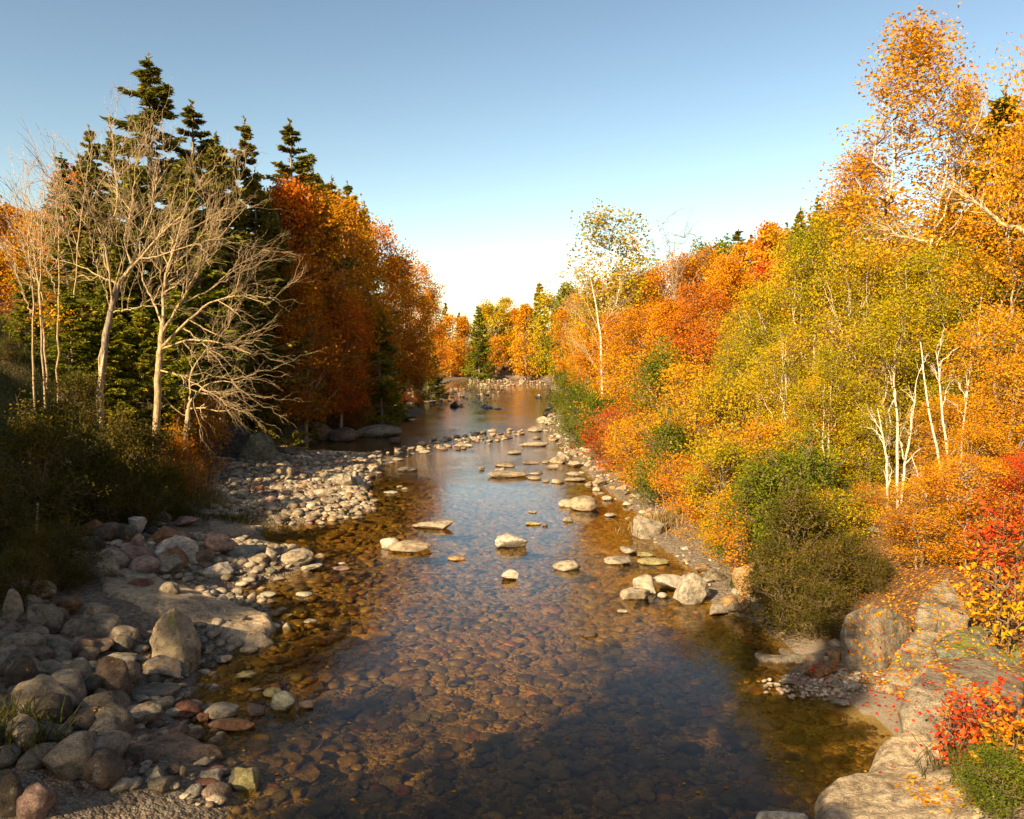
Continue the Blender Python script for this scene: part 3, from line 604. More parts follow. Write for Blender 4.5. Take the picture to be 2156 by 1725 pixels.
L = [  # river
(Z5(280,253,388,322),'r','white','white rock joined to the tan boulder in mid river'),
(Z5(318,270,552,346),'r','tan','tan domed boulder in mid river with a white rock at its left end',.7),
(Z5(440,165,672,223),'a','sand','low lichen speckled rock spreading across the river left of centre',.5),
(Z5(883,225,1055,320),'a','white','white blocky boulder in the centre of the river',.8),
(Z5(915,420,1008,488),'a','white','small pointed white boulder below the blocky one in mid river'),
(Z5(1185,370,1331,437),'r','sand','domed sandy boulder between mid river and the right bank rocks'),
(Z5(635,357,731,383),'r','orange','flat orange stone in mid river'),
(Z5(1455,352,1600,404),'r','sand','flat pale stone with its reflection near the right bank'),
(Z5(1535,302,1625,350),'a','pale','ribbed pale stone above the flat pale one near the right bank'),
(Z5(1630,360,1805,404),'r','yellow','long yellowish flat stone near the right bank',.5),
(Z5(1625,332,1715,363),'r','yellow','yellow oval stone behind the long flat one'),
(Z5(1600,445,1730,556),'a','pale','upright pale boulder behind the leaning one, left of the white bank rocks'),
(Z5(1535,500,1700,590),'a','sand','pale wedge rock dipping into the water left of the tall triangle'),
(Z5(1717,433,1950,546),'a','white','big white boulder behind the tall triangular rock at the right bank',.7),
(Z5(1820,440,2010,616),'a','pale','tall triangular pale rock with a flat face at the right bank',.6),
(Z5(1730,545,1782,581),'r','white','small white egg stone between the pale rocks at the right bank'),
(Z5(2000,603,2125,668),'a','sand','triangular tan rock at the waterline by the orange sapling'),
(Z5(2070,555,2150,640),'r','orange','orange tan rock beside the dark shrub'),
(Z5(1990,415,2060,492),'a','grey','bluish grey rock behind the white bank boulders'),
(Z5(1520,632,1580,657),'r','pale','small pale stone with leaves in front of the tall triangular rock'),
(Z5(1613,140,1792,268),'a','sand','pyramid shaped pale boulder at the right bank under yellow bushes'),
(Z5(1215,60,1310,106),'a','sand','tan rock leaning on the big pink tan boulder at the right shore'),
(Z5(1265,32,1430,126),'r','tan','big pink tan boulder at the right shore'),
(Z5(1235,152,1293,183),'r','sand','small round tan stone off the right shore'),
(Z5(1040,178,1125,198),'r','yellow','flat yellow stone in the blue reflection'),
(Z5(1055,118,1105,134),'r','sand','small tan stone up river of the flat yellow one'),
(Z5(1130,187,1160,205),'r','brown','tiny brown stone beside the flat yellow one'),
(Z5(1455,133,1516,156),'r','white','white stone at the right shore below the pink tan boulder'),
(Z5(1440,40,1495,71),'r','pale','pale round stone right of the pink tan boulder'),
(Z5(30,405,125,434),'r','pink','pinkish flat stone in the shadowed left shallows'),
(Z5(65,388,105,405),'r','white','little white stone on the pinkish flat one'),
(Z5(1330,748,1425,788),'r','brown','bronze brown boulder just under the surface right of centre',.8,.3),
(Z4(35,1405,212,1530),'a','pale','big pale boulder split from its twin at the tip of the gravel bar'),
(Z4(165,1400,282,1522),'a','white','right hand twin of the split pale boulder at the gravel bar tip'),
(Z4(285,1355,402,1416),'a','pale','pale block in the dark water right of the gravel bar'),
(Z4(508,1377,665,1416),'r','sand','loaf shaped pale stone in the dark water with its reflection'),
(Z4(415,1550,525,1574),'r','pale','long low pale stone in the dark water'),
(Z4(510,1513,560,1535),'r','yellow','small yellowish stone above the long low one'),
(Z4(550,1525,598,1546),'r','pale','small pale stone beside the yellowish one'),
(Z4(480,1312,563,1336),'r','sand','flat sandy stone at the end of the stony riffle'),
(Z4(453,1160,541,1212),'r','brown','round brown boulder at the head of the riffle'),
(Z4(1165,1405,1467,1458),'r','tan','long low tan rock in the blue water right of centre',.4),
(Z4(1220,1350,1370,1383),'r','tan','flat tan rock behind the long low one'),
(Z4(1220,1377,1307,1421),'a','sand','pointed tan rock on the left end of the long low one'),
(Z4(1455,1408,1575,1438),'a','sand','sandy rock at the right end of the long low tan rock'),
(Z4(1458,1443,1558,1476),'r','tan','tan rock just below the sandy one right of centre'),
(Z4(1310,1257,1414,1291),'r','cream','bright rounded cream rock alone up river'),
(Z4(1420,1333,1540,1361),'r','tan','flat reddish tan rock right of the bright cream one'),
(Z4(1590,1357,1684,1398),'a','sand','triangular sandy rock by the right shore up river'),
(Z4(1557,1330,1612,1358),'r','tan','small tan rock between the flat one and the shore block'),
(Z4(1607,1290,1740,1356),'a','tan','big pinkish block on the right shore up river'),
(Z4(1668,1265,1762,1322),'a','white','white boulder on top of the pinkish shore block'),
(Z4(1740,1335,1850,1384),'a','sand','sandy rock right of the pinkish shore block'),
(Z4(1630,1462,1730,1503),'r','sand','domed sandy rock with reflection near the right shore'),
(Z4(1565,1470,1613,1494),'r','tan','small tan stone left of the domed sandy rock'),
(Z4(1720,1455,1882,1486),'r','tan','long tan ledge rock touching the right bank'),
(Z4(1730,1410,1830,1446),'r','sand','sandy rock behind the long tan ledge'),
(Z4(1925,1465,2032,1526),'a','tan','tan block under the bushes of the right bank'),
(Z4(1100,1377,1147,1407),'a','tan','small tan peg of rock in the blue riffle'),
(Z4(1395,1217,1612,1234),'r','sand','very long flat bar of rock in the upper riffle',.3),
(Z4(1490,1160,1552,1184),'r','tan','tan stone in the riffle near the right bank'),
(Z4(1090,1155,1121,1181),'r','cream','upright cream stone on the stony riffle'),
(Z4(985,1153,1026,1172),'r','sand','little sandy stone left of the upright cream one'),
(Z4(940,1210,1071,1238),'r','pale','flat pale rocks in the middle of the stony riffle',.5),
(Z4(800,1230,843,1252),'r','sand','small sandy stone on the riffle left part'),
(Z4(670,1255,755,1282),'r','pale','pale flat stone on the riffle near the bar'),
(Z4(1135,938,1211,960),'r','pale','pale flat rock far up the river left of centre'),
(Z4(893,908,961,953),'a','dark','dark square boulder far up the river in shade'),
(Z4(1510,858,1557,886),'r','white','white boulder far up river by the right bank'),
(Z4(1590,848,1615,864),'r','pale','small pale stone right of the far white boulder'),
(Z4(1520,1013,1622,1070),'a','pale','big pale shore boulder under green bushes up river'),
(Z4(1565,985,1600,1015),'a','white','white stone on top of the big pale shore boulder'),
(Z4(1455,1090,1570,1131),'r','sand','flat sandy boulder in the upper riffle near the right bank'),
(Z4(1210,956,1271,967),'r','pale','thin pale stone beside the far pale flat rock'),
(Z4(1085,708,1215,746),'r','pale','large rounded outcrop at the far bend'),
(Z4(200,1065,545,1166),'r','grey','long smooth whale backed boulder on the shaded left bank',.6),
(Z4(0,1090,232,1197),'r','brown','leaf covered brown boulder left of the whale backed one',.7),
(Z4(380,1040,482,1071),'r','grey','small smooth grey boulder behind the whale backed one'),
(Z4(400,1015,665,1039),'r','green','low greenish ledge lying in the shaded water up river',.4),
(Z4(690,900,800,921),'r','grey','low grey ledge on the far left bank'),
(Z4(765,862,860,882),'r','green','flat rock on the far left bank near the gravel'),
(Z4(230,960,370,1012),'a','grey','shaded grey outcrop under the rust trees'),
(ZB(1345,785,1486,821),'r','pale','long pale oval stone in the shallows below the gravel bar'),
(ZB(1265,830,1345,871),'r','orange','orange oval stone at the lower edge of the gravel bar'),
(ZB(1445,828,1536,866),'a','sand','pinkish chunky stone in the shallows below the bar'),
(ZB(1205,872,1256,901),'r','pale','small pale stone in the dark pool below the bar'),
(ZB(1380,712,1496,742),'r','pale','flat pale stone at the right edge of the gravel bar'),
(ZB(1415,735,1495,763),'r','cream','cream stone in front of the flat pale one'),
(ZB(1568,710,1636,736),'r','sand','squarish sandy stone right of the gravel bar'),
(ZB(1517,720,1560,742),'r','yellow','small yellow stone left of the squarish one'),
(ZB(1445,620,1528,648),'r','pale','pale stone in front of the split boulder pair'),
(ZB(1443,655,1500,683),'r','white','white stone below the split boulder pair'),
(ZB(1195,760,1252,797),'r','cream','cream round stone at the lower rim of the bar'),
(ZB(1250,808,1315,842),'r','pale','pale stone behind the orange oval one'),
(ZB(890,472,1032,562),'a','tan','tan upright rock in the middle of the gravel bar'),
(ZB(1000,443,1095,497),'a','brown','brown rock behind the tan upright one on the bar'),
(ZB(1040,490,1105,545),'a','sand','pointed sandy rock right of the tan upright one'),
(ZB(580,630,697,668),'a','pink','flat pinkish rock on the left part of the gravel bar'),
(ZB(620,750,790,795),'r','pink','low pink rock near the lower left of the gravel bar'),
(ZB(1165,630,1312,695),'r','pale','pale ledge rock on the bar below the split pair'),
(ZB(1200,515,1300,570),'r','cream','cream rock left of the split boulder pair'),
(ZB(1020,640,1080,692),'a','pink','dull pink stone on the middle of the bar'),
(ZB(748,610,812,652),'a','red','dark red stone on the middle left of the bar'),
(ZB(710,580,775,640),'a','mid','grey brown rock left of the dark red stone'),
(ZB(340,775,467,832),'r','grey','smooth grey mound of rock in the grass by the sand'),
(ZB(1070,690,1140,732),'r','white','white rounded stone near the lower bar'),
(ZB(920,635,970,675),'r','tan','tan stone by the dull pink one'),
(ZB(640,225,885,455),'a','green','olive lichen boulder leaning on the dark cliff boulder',.7),
(ZB(755,250,1138,350),'a','tan','flat ledge topped with orange leaves at the channel',.7),
(ZB(880,335,1092,402),'a','brown','lower step of the leafy ledge at the water'),
(ZB(1120,150,1300,300),'a','brown','brown rock at the end of the dark wall'),

(Z8(1380,660,1600,862),'a','grey','grey ledge between the mottled boulder and the layered slab'),
(Z8(362,425,484,612),'a','orange','tall knobbly white and orange rock behind the orange sapling',.7),
(Z8(300,598,424,672),'r','orange','smooth orange tan rock below the knobbly one'),
(Z8(378,612,456,708),'a','orange','orange rock tucked against the dark shrub'),
(Z8(573,765,634,816),'r','tan','small tan rock under the dark shrub at the water'),
(Z8(705,940,896,1030),'a','rust','flat red brown rock on the wet sand of the cove',.5),
(Z8(905,935,1008,982),'r','grey','flat grey rock at the foot of the huge round boulder'),
(Z8(923,1035,1030,1102),'a','white','pale chunky stone on the sand of the cove'),
(Z8(1065,1030,1192,1095),'r','mid','flat brownish stone right of the pale chunky one'),
(Z8(863,1110,942,1162),'a','white','whitish stone at the waterline of the cove'),
(Z8(590,1020,692,1062),'a','mid','flat grey stone on the left tip of the cove gravel'),
(Z8(818,1020,928,1085),'r','grey','grey stone beside the pale chunky one'),
(Z8(955,1003,992,1037),'r','sand','little yellow stone behind the pale chunky one'),
(Z8(1050,260,1120,310),'a','grey','grey rock on the leafy slope under the birches'),
(Z8(1215,280,1330,350),'a','dark','dark rock on the leafy slope beside the birch clump'),
]
for t in L: rock(*t)

# -------- cobbles: countable ones as objects, the rest as one mass each
PR = [rock_shape(900 + i, 'r' if i % 3 else 'a', 3) for i in range(10)]
PRM = [mk_mesh('cobble', v, f, ROCK) for v, f in PR]
PR2 = [rock_shape(950 + i, 'r' if i % 3 else 'a', 2) for i in range(10)]
def pick_colors(n, names, w):
    C_ = np.array([COL[k] for k in names]); w = np.array(w, float); i = rng.choice(len(names), n, p=w / w.sum())
    return C_[i] * rng.uniform(.55, 1.05, (n, 1))
def scatter_px(n, inside, px, py):
    """random spots on the ground, uniform over the ground area seen in an image window"""
    out = []
    g0 = hit(px[0], py[1])[1]; g1 = hit(px[0], py[0])[1]
    xr = max(abs(X(px[0], g1)), abs(X(px[1], g1)), abs(X(px[0], g0)), abs(X(px[1], g0)))
    tot = 0
    while tot < n:
        y = rng.uniform(g0, g1, n * 3); x = rng.uniform(-xr, xr, n * 3)
        ix = 1078 + x / y * F; k = (ix > px[0]) & (ix < px[1]); x, y = x[k], y[k]
        z = height(x, y); k = inside(x, y, z); out.append(np.stack([x, y, z], -1)[k]); tot += k.sum()
        if k.sum() == 0: break
    return np.concatenate(out)[:n]
def cobbles(P, size, colors, names, label, group, n_ind, flat=.6, sink=.25):
    d = np.hypot(P[:, 0], P[:, 1]); order = np.argsort(-size / d)
    P, size, colors = P[order], size[order], colors[order]
    n_ind = min(n_ind, len(P))
    for i in range(n_ind):
        o = bpy.data.objects.new(names, PRM[i % 10]); col.objects.link(o)
        s = size[i]; o.scale = (s * rng.uniform(.9, 1.3), s * rng.uniform(.7, 1), s * flat * rng.uniform(.7, 1.1))
        o.location = (P[i, 0], P[i, 1], P[i, 2] + o.scale[2] * (1 - 2 * sink)); o.rotation_euler = (rng.uniform(-.2, .2), rng.uniform(-.2, .2), rng.uniform(0, 6.28))
        o.color = (*colors[i], 1); tag(o, label, 'cobble', group)
    Vs, Fs, Cs, off = [], [], [], 0
    for i in range(n_ind, len(P)):
        v, f = PR2[i % 10]; s = size[i]
        v = rotz(rotx(v * np.array([s * 1.15, s * .85, s * flat]), rng.uniform(-.25, .25)), rng.uniform(0, 6.28)) + P[i] + np.array([0, 0, s * flat * (1 - 2 * sink)])
        Vs.append(v); Fs.append(f + off); off += len(v); Cs.append(np.repeat(colors[i][None], len(v), 0))
    if Vs: return mk_mesh('stones', np.concatenate(Vs), np.concatenate(Fs), PEB, True, cattr=np.concatenate(Cs))
# gravel bar and its riffle
def bar_in(x, y, z):
    sd = poly_sd(x, y, POLY); ix = 1078 + x / y * F
    return (sd > -.25) & (x < -3) & (rng.uniform(size=x.shape) < np.clip(1.15 - .05 * sd, .2, 1))
P = scatter_px(6800, bar_in, (440, 800), (950, 1105)); sz = .05 + .21 * rng.uniform(size=len(P)) ** 3.6
W_bar = (['pale', 'cream', 'tan', 'sand', 'grey', 'mid', 'brown', 'pink', 'orange'], [1.4, 1.4, 4, 4, 1.6, 3, 3.4, 1.6, 1.2])
m1 = cobbles(P, sz, pick_colors(len(P), *W_bar), 'cobble', 'loose rounded cobble on the gravel bar at the left of the river', 'cobbles on the gravel bar', 110)
tag(link('gravel_bar_stones', m1), 'pale and brown river stones heaped over the gravel bar', 'stones', kind='stuff')
def rif_in(x, y, z):
    ix = 1078 + x / y * F; iy = 735.6 + CH * F / y
    line = np.interp(ix, [740, 830, 900, 1000, 1060, 1170], [985, 962, 945, 930, 922, 912])
    return (poly_sd(x, y, POLY) < 0) & (np.abs(iy - line + 4) < 19 * rng.uniform(size=x.shape) ** .7)
P = scatter_px(150, rif_in, (740, 1100), (905, 1000)); P[:, 2] = -.03; sz = .10 + .22 * rng.uniform(size=len(P)) ** 2
m1 = cobbles(P, sz, pick_colors(len(P), *W_bar), 'cobble', 'cobble breaking the surface in the stony riffle', 'cobbles across the riffle', 50, .6, .2)
tag(link('riffle_stones', m1), 'small stones standing out of the shallow riffle', 'stones', kind='stuff')
# far shoals
def far_in(x, y, z):
    ix = 1078 + x / y * F; iy = 735.6 + CH * F / y
    a = (ix < 1090) & (iy > 815) & (iy < 862) & (ix < 1060 - (iy - 815) * .5) & (rng.uniform(size=x.shape) < .5)
    b = (iy < 815) & (vn(np.stack([x * .09, y * .05, x * 0], -1), 5) > -.05) & (ix > 985)
    return (a | b) & (z < .4)
P = scatter_px(560, far_in, (860, 1160), (798, 862)); P[:, 2] = np.maximum(P[:, 2], -.04); sz = .09 + .26 * rng.uniform(size=len(P)) ** 2.4
m1 = cobbles(P, sz, pick_colors(len(P), *W_bar), 'cobble', 'stone on the far shoals', 'stones on the far shoals', 20, .55, .2)
tag(link('far_shoal_stones', m1), 'pale stones scattered over the far shoals below the bend', 'stones', kind='stuff')
# left pile small stones between the boulders and the spit
def pile_in(x, y, z):
    sd = poly_sd(x, y, POLY); return (sd > -.5) & (x < 0) & (sd < 5.5) & ((y < 16.5) | (sd < 1.4) | (y > 22))
P = scatter_px(1500, pile_in, (0, 680), (1150, 1725)); sz = .04 + .16 * rng.uniform(size=len(P)) ** 2.2
m1 = cobbles(P, sz, pick_colors(len(P), ['grey', 'mid', 'tan', 'brown', 'sand', 'dark', 'pale'], [3, 3, 2, 2, 2, 1, 1.2]), 'cobble', 'small stone lying between the boulders of the left bank', 'small stones on the left bank', 60)
tag(link('left_bank_stones', m1), 'small stones and gravel between the boulders of the left bank', 'stones', kind='stuff')
def pilebig_in(x, y, z):
    sd = poly_sd(x, y, POLY); return (sd > 1.3) & (x < -5) & (y < 17.5) & (sd < 6)
P = scatter_px(44, pilebig_in, (-60, 380), (1280, 1725)); sz = .22 + .2 * rng.uniform(size=len(P))
cobbles(P, sz, pick_colors(len(P), ['grey', 'mid', 'tan', 'brown', 'dark'], [3, 3, 2, 2, 2]), 'boulder', 'rounded boulder filling in the shaded left pile', 'boulders filling the left pile', 60, .8, .15)
def rip_in(x, y, z):
    ix = 1078 + x / y * F; return (x < -8) & (z > .5) & (ix > 120) & (ix < 470)
P = scatter_px(34, rip_in, (110, 480), (1060, 1260)); sz = .2 + .35 * rng.uniform(size=len(P))
cobbles(P, sz, pick_colors(len(P), ['mid', 'pink', 'white', 'brown', 'rust', 'dark', 'grey'], [3, 2, 2, 2, 2, 1, 2]), 'boulder', 'angular rock filling in the riprap slope', 'rocks filling the riprap', 70, .7, .2)
# right shore
def rs_in(x, y, z):
    sd = poly_sd(x, y, POLY); return (x > 0) & (sd > -.6) & (sd < 1.1)
P = scatter_px(750, rs_in, (1130, 1950), (812, 1400)); P = P[(P[:, 1] > 0)]; P[:, 2] = np.maximum(P[:, 2], -.08); sz = (.05 + .24 * rng.uniform(size=len(P)) ** 2.4)
m1 = cobbles(P, sz, pick_colors(len(P), ['pale', 'cream', 'tan', 'sand', 'orange', 'pink', 'mid'], [3, 3, 3, 3, 1, 1, 1]), 'cobble', 'sunlit stone along the right shore', 'stones along the right shore', 60)
tag(link('right_shore_stones', m1), 'sunlit pebbles along the foot of the right bank', 'stones', kind='stuff')
def cove_in(x, y, z):
    c = hit(1730, 1440, .1); return (np.hypot((x - c[0]) / 1.5, (y - c[1]) / .7) < rng.uniform(.3, 1, size=x.shape))
P = scatter_px(420, cove_in, (1600, 1900), (1380, 1520)); P[:, 2] = np.maximum(P[:, 2], 0); sz = .02 + .05 * rng.uniform(size=len(P)) ** 2
tag(link('cove_gravel', cobbles(P, sz, pick_colors(len(P), ['pale', 'white', 'tan', 'pink', 'mid'], [2, 1, 2, 1, 2]), 'cobble', '', '', 0)), 'small mixed pebbles on the sand of the right cove', 'pebbles', kind='stuff')
# river bed
def bed_in(x, y, z):
    sd = poly_sd(x, y, POLY); return (sd < -.15) & (rng.uniform(size=x.shape) < np.clip(1.25 - (y - 10) / 45, .25, 1))
P = scatter_px(13500, bed_in, (150, 1900), (1000, 1800)); sz = .036 + .20 * rng.uniform(size=len(P)) ** 4.6
cc = pick_colors(len(P), ['tan', 'brown', 'rust', 'mid', 'grey', 'orange', 'dark', 'yellow', 'green'], [3, 4, 1.2, 2, 3.5, .8, 2.2, 1.4, 3]) * np.array([.90, .85, .40])
P[:, 2] = np.minimum(P[:, 2], -.03 - sz * .55)
m1 = cobbles(P, sz, cc, 'submerged_cobble', 'amber brown cobble lying on the river bed under clear water', 'cobbles on the river bed', 290, .42, .3)
tag(link('river_bed_stones', m1), 'amber and brown stones covering the river bed', 'stones', kind='stuff')
# ------------------------------------------------------------------ vegetation generators (built once per kind, then copied)
def curve(a, b, k, bend, jit):
    """(n,3)->(n,k,3) curved polylines from a to b"""
    a = np.atleast_2d(a); b = np.atleast_2d(b); n = len(a)
    t = np.linspace(0, 1, k)[None, :, None]
    L_ = np.linalg.norm(b - a, axis=1)[:, None, None]
    P = a[:, None] * (1 - t) + b[:, None] * t
    P = P + np.array([0, 0, 1.]) * bend * L_ * np.sin(t * math.pi)
    J = rng.normal(size=(n, k, 3)) * jit * L_ * np.sin(t * math.pi) 
    return P + J
def prof(kind, t):
    t = np.clip(t, 0, 1)
    if kind == 'oval': return np.sqrt(np.clip(1 - (2 * t - .9) ** 2 / 1.25, 0, 1))
    if kind == 'egg': return np.clip(1.25 * (1 - t) ** .62 * (t + .12) ** .25, 0, 1)
    if kind == 'vase': return np.clip(.35 + .9 * t, 0, 1) * np.sqrt(np.clip(1.02 - t ** 4, 0, 1))
    if kind == 'mound': return np.sqrt(np.clip(1 - t ** 2.2, 0, 1))
    return 1 - t
def deciduous(h, Rc, c0, kind, nclu, nleaf, lsize, seed, tr=.16, stems=1, sig=.32, shell=.55, bark='grey', twig_s=3, bare=False, lean=0.):
    global rng
    keep = rng; rng = np.random.default_rng(seed)
    parts = []; attach = []
    for s in range(stems):
        a0 = rng.uniform(0, 6.28); rr = 0 if stems == 1 else rng.uniform(.1, .35) * Rc
        base = np.array([math.cos(a0), math.sin(a0), 0]) * (0 if stems == 1 else rng.uniform(.05, .16) * min(Rc, 2))
        top = np.array([math.cos(a0) * rr + lean * h, math.sin(a0) * rr, h * (.93 if stems == 1 else rng.uniform(.7, .93))]) + (0 if stems > 1 else rng.normal(0, .04 * h, 3) * [1, 1, 0])
        P = curve(base - [0, 0, .3], top, 12, 0, .012 if tr > .06 else .02); t = np.linspace(0, 1, 12)
        r_ = tr * (1 if stems == 1 else .6) * (1 - t) ** .8 + .012; r_[0] *= 1.35
        parts.append(tubes(P, r_[None], 7)); attach.append(np.concatenate([P[0], r_[:, None]], 1))
        nl = max(5, int(13 / stems)) + (4 if stems == 1 else 0)
        f = np.sort(rng.uniform(c0 * .9, .92, nl)); az = rng.uniform(0, 6.28) + np.arange(nl) * 2.4
        pt = np.stack([np.interp(f, t, P[0, :, i]) for i in range(3)], 1)
        te = np.clip((f - c0) / (1 - c0) + rng.uniform(.08, .3, nl), 0, .97)
        rad = Rc * prof(kind, te) * rng.uniform(.55, .92, nl)
        e = np.stack([np.cos(az) * rad + pt[:, 0] * .5, np.sin(az) * rad + pt[:, 1] * .5, h * (c0 + (1 - c0) * te)], 1)
        LP = curve(pt, e, 8, -.06, .03); r0 = np.interp(f, t, r_) * .62
        LR = r0[:, None] * (1 - np.linspace(0, 1, 8))[None] ** .8 + .007
        parts.append(tubes(LP, LR, 5)); attach.append(np.concatenate([LP.reshape(-1, 3), LR.reshape(-1, 1)], 1))
    A = np.concatenate(attach)
    # cluster centres in a lumpy crown volume
    C = np.zeros((0, 3))
    while len(C) < nclu:
        t = rng.uniform(0, 1, nclu); az = rng.uniform(0, 6.28, nclu); q = shell + (1 - shell) * rng.uniform(0, 1, nclu) ** .6
        q = np.where(rng.uniform(size=nclu) < .3, rng.uniform(.1, .8, nclu), q)
        rad = Rc * prof(kind, t) * q
        c = np.stack([np.cos(az) * rad + lean * h * t, np.sin(az) * rad, h * (c0 + (1 - c0) * t)], 1)
        lump = vn(c / (Rc * .42) + seed, seed); keepc = rng.uniform(size=nclu) < np.clip((.62 if h > 6 else .5) + (1.5 if h > 6 else 2.2) * lump, .03, 1)
        c = c * (1 + (.16 if h > 6 else .42) * vn(c / (Rc * .5) + 9, seed + 3))[:, None] * [1, 1, 0] + c * [0, 0, 1]
        C = np.concatenate([C, c[keepc]])
    C = C[:nclu]
    if h < 6:
        q_ = rng.uniform(size=nclu) < .16; C[q_] = C[q_] * np.stack([rng.uniform(1, 1.35, q_.sum()), rng.uniform(1, 1.35, q_.sum()), rng.uniform(1.05, 1.4, q_.sum())], 1)
    D = np.linalg.norm(C[:, None] - A[None, :, :3], axis=2) + 1.2 * np.maximum(0, A[None, :, 2] - C[:, None, 2] + .1 * Rc)
    j = D.argmin(1); TP = curve(A[j, :3], C, 6, .05, .05)
    TR = np.minimum(A[j, 3], .014 + .0015 * h)[:, None] * (1 - np.linspace(0, 1, 6))[None] ** .8 + .004
    parts.append(tubes(TP, TR, twig_s))
    # side twiglets
    m = nclu * 3; k = rng.integers(0, nclu, m); f = rng.integers(2, 6, m)
    a = TP[k, f]; b = a + unit(m) * rng.uniform(.25, .6, m)[:, None] * (.4 + .06 * h) + [0, 0, .12]
    SP = curve(a, b, 4, .05, .06); u_ = slice(None) if bare else slice(0, m // 3); parts.append(tubes(SP[u_], np.tile(np.array([.008, .006, .005, .003]) * (.4 + .04 * h), (len(SP[u_]), 1)), 3))
    V, Q = cat(parts); ix_ = np.concatenate([np.full(len(q), int(i >= len(parts) - 2)) for i, (v, q) in enumerate(parts)])
    if bare: rng = keep; return (V, Q, ix_ * 0), None
    cen = np.concatenate([C, b]); n = nleaf
    wgt = 1.0 * np.ones(len(cen)); ci = rng.choice(len(cen), n, p=wgt / wgt.sum())
    P = cen[ci] + rng.normal(size=(n, 3)) * sig * np.array([1, 1, .75])
    LV, LQ = leaves(P, lsize)
    cr = np.clip(.5 + .42 * vn(cen / (Rc * .5) + 31, seed) + rng.normal(0, .14, len(cen)), 0, 1)
    r_ = np.clip(cr[ci] * .62 + rng.uniform(0, 1, n) * .38, 0, 1)
    rng = keep
    return (V, Q, ix_), (LV, LQ, np.repeat(r_, 4))
def conifer(h, Rb, seed, nlev=30, per=5, needle=.2, droop=.18, gap=.0, c0=.12, sparse=1.0, tr=.2, up=.1, power=.85):
    global rng
    keep = rng; rng = np.random.default_rng(seed)
    parts = []; t = np.linspace(0, 1, 14); TPn = np.stack([.1 * np.sin(t * 5 + seed), .1 * np.cos(t * 4), t * h], 1)[None]
    TPn[0, 0, 2] = -.3
    parts.append(tubes(TPn, (tr * (1 - t) ** .9 + .015)[None], 7))
    z = []; L_ = []; az = []
    for i in range(nlev):
        f = c0 + (1 - c0) * (i / nlev) ** .92; 
        lev = rng.uniform(.72, 1.1)
        for k in range(per):
            if rng.uniform() < gap: continue
            z.append((f + rng.uniform(-.012, .008)) * h * .985); az.append(rng.uniform(0, 6.28))
            L_.append(Rb * ((1 - f) ** power * .98 + .012) * lev * rng.uniform(.6, 1.15))
    z, L_, az = map(np.array, (z, L_, az)); n = len(z); k = 7
    tt = np.linspace(0, 1, k)[None]
    dx, dy = np.cos(az)[:, None], np.sin(az)[:, None]
    rr = L_[:, None] * tt; zz = z[:, None] + L_[:, None] * (up * tt - droop * np.sin(tt * 2.2) + .17 * tt ** 3)
    BP = np.stack([dx * rr, dy * rr, zz], -1) + rng.normal(size=(n, k, 3)) * .012 * L_[:, None, None]
    parts.append(tubes(BP, (.012 + .012 * L_[:, None]) * (1 - tt * .85), 3))
    V, Q = cat(parts)
    # sprays: side twigs flat along each branch
    NP, ND, NS = [], [], []
    for s in range(2):
        m = 14
        f = np.linspace(.16, .97, m)[None] + rng.uniform(-.03, .03, (n, m))
        pos = np.stack([np.array([np.interp(f[i], tt[0], BP[i, :, c]) for i in range(n)]) for c in range(3)], -1)
        side = (-1) ** s; ang = az[:, None] + side * rng.uniform(.55, 1.05, (n, m))
        ln = L_[:, None] * .40 * (1.08 - f) ** .7 * rng.uniform(.6, 1.2, (n, m)) * sparse + .1
        d = np.stack([np.cos(ang), np.sin(ang), -rng.uniform(.0, .35, (n, m))], -1)
        for q in range(6):
            g = (q + rng.uniform(0, 1, (n, m))) / 6
            NP.append((pos + d * (ln * g)[..., None]).reshape(-1, 3)); dd = d + rng.normal(size=d.shape) * .35
            ND.append(dd.reshape(-1, 3)); NS.append(np.full(n * m, 1.))
    # leader needles
    m = 60; f = rng.uniform(.86, 1.0, m); NP.append(np.stack([f * 0 + .1 * math.sin(5 + seed), f * 0 + .1 * math.cos(4), f * h], 1)); ND.append(unit(m) + [0, 0, .6]); NS.append(np.ones(m))
    P = np.concatenate(NP); D = np.concatenate(ND); D /= np.linalg.norm(D, axis=1, keepdims=True)
    sel = rng.uniform(size=len(P)) < .92; P, D = P[sel], D[sel]; nn = len(P)
    w = np.cross(D, unit(nn) + [0, 0, .25]); w /= np.linalg.norm(w, axis=1, keepdims=True) + 1e-9
    s = needle * rng.uniform(.7, 1.35, nn)[:, None]
    LV = np.stack([P - D * s * .5, P + w * s * .2, P + D * s * .7, P - w * s * .2], 1) + rng.normal(size=(nn, 1, 3)) * .04
    r_ = np.clip(.42 + .3 * vn(P / 1.3 + seed, 3) + rng.normal(0, .2, nn), 0, 1)
    rng = keep
    return (V, Q), (LV.reshape(-1, 3), np.arange(nn * 4).reshape(nn, 4), np.repeat(r_, 4))

KIND = {}
def reg(key, h, woody, crown, bark, pal, wname='trunk', cname='crown'):
    tm = mk_mesh(wname, woody[0], woody[1], BM[bark], midx=woody[2] if len(woody) > 2 else None)
    cm = mk_mesh(cname, crown[0], crown[1], LM[pal], False, attr=crown[2]) if crown else None
    KIND[key] = (h, tm, cm, wname, cname)
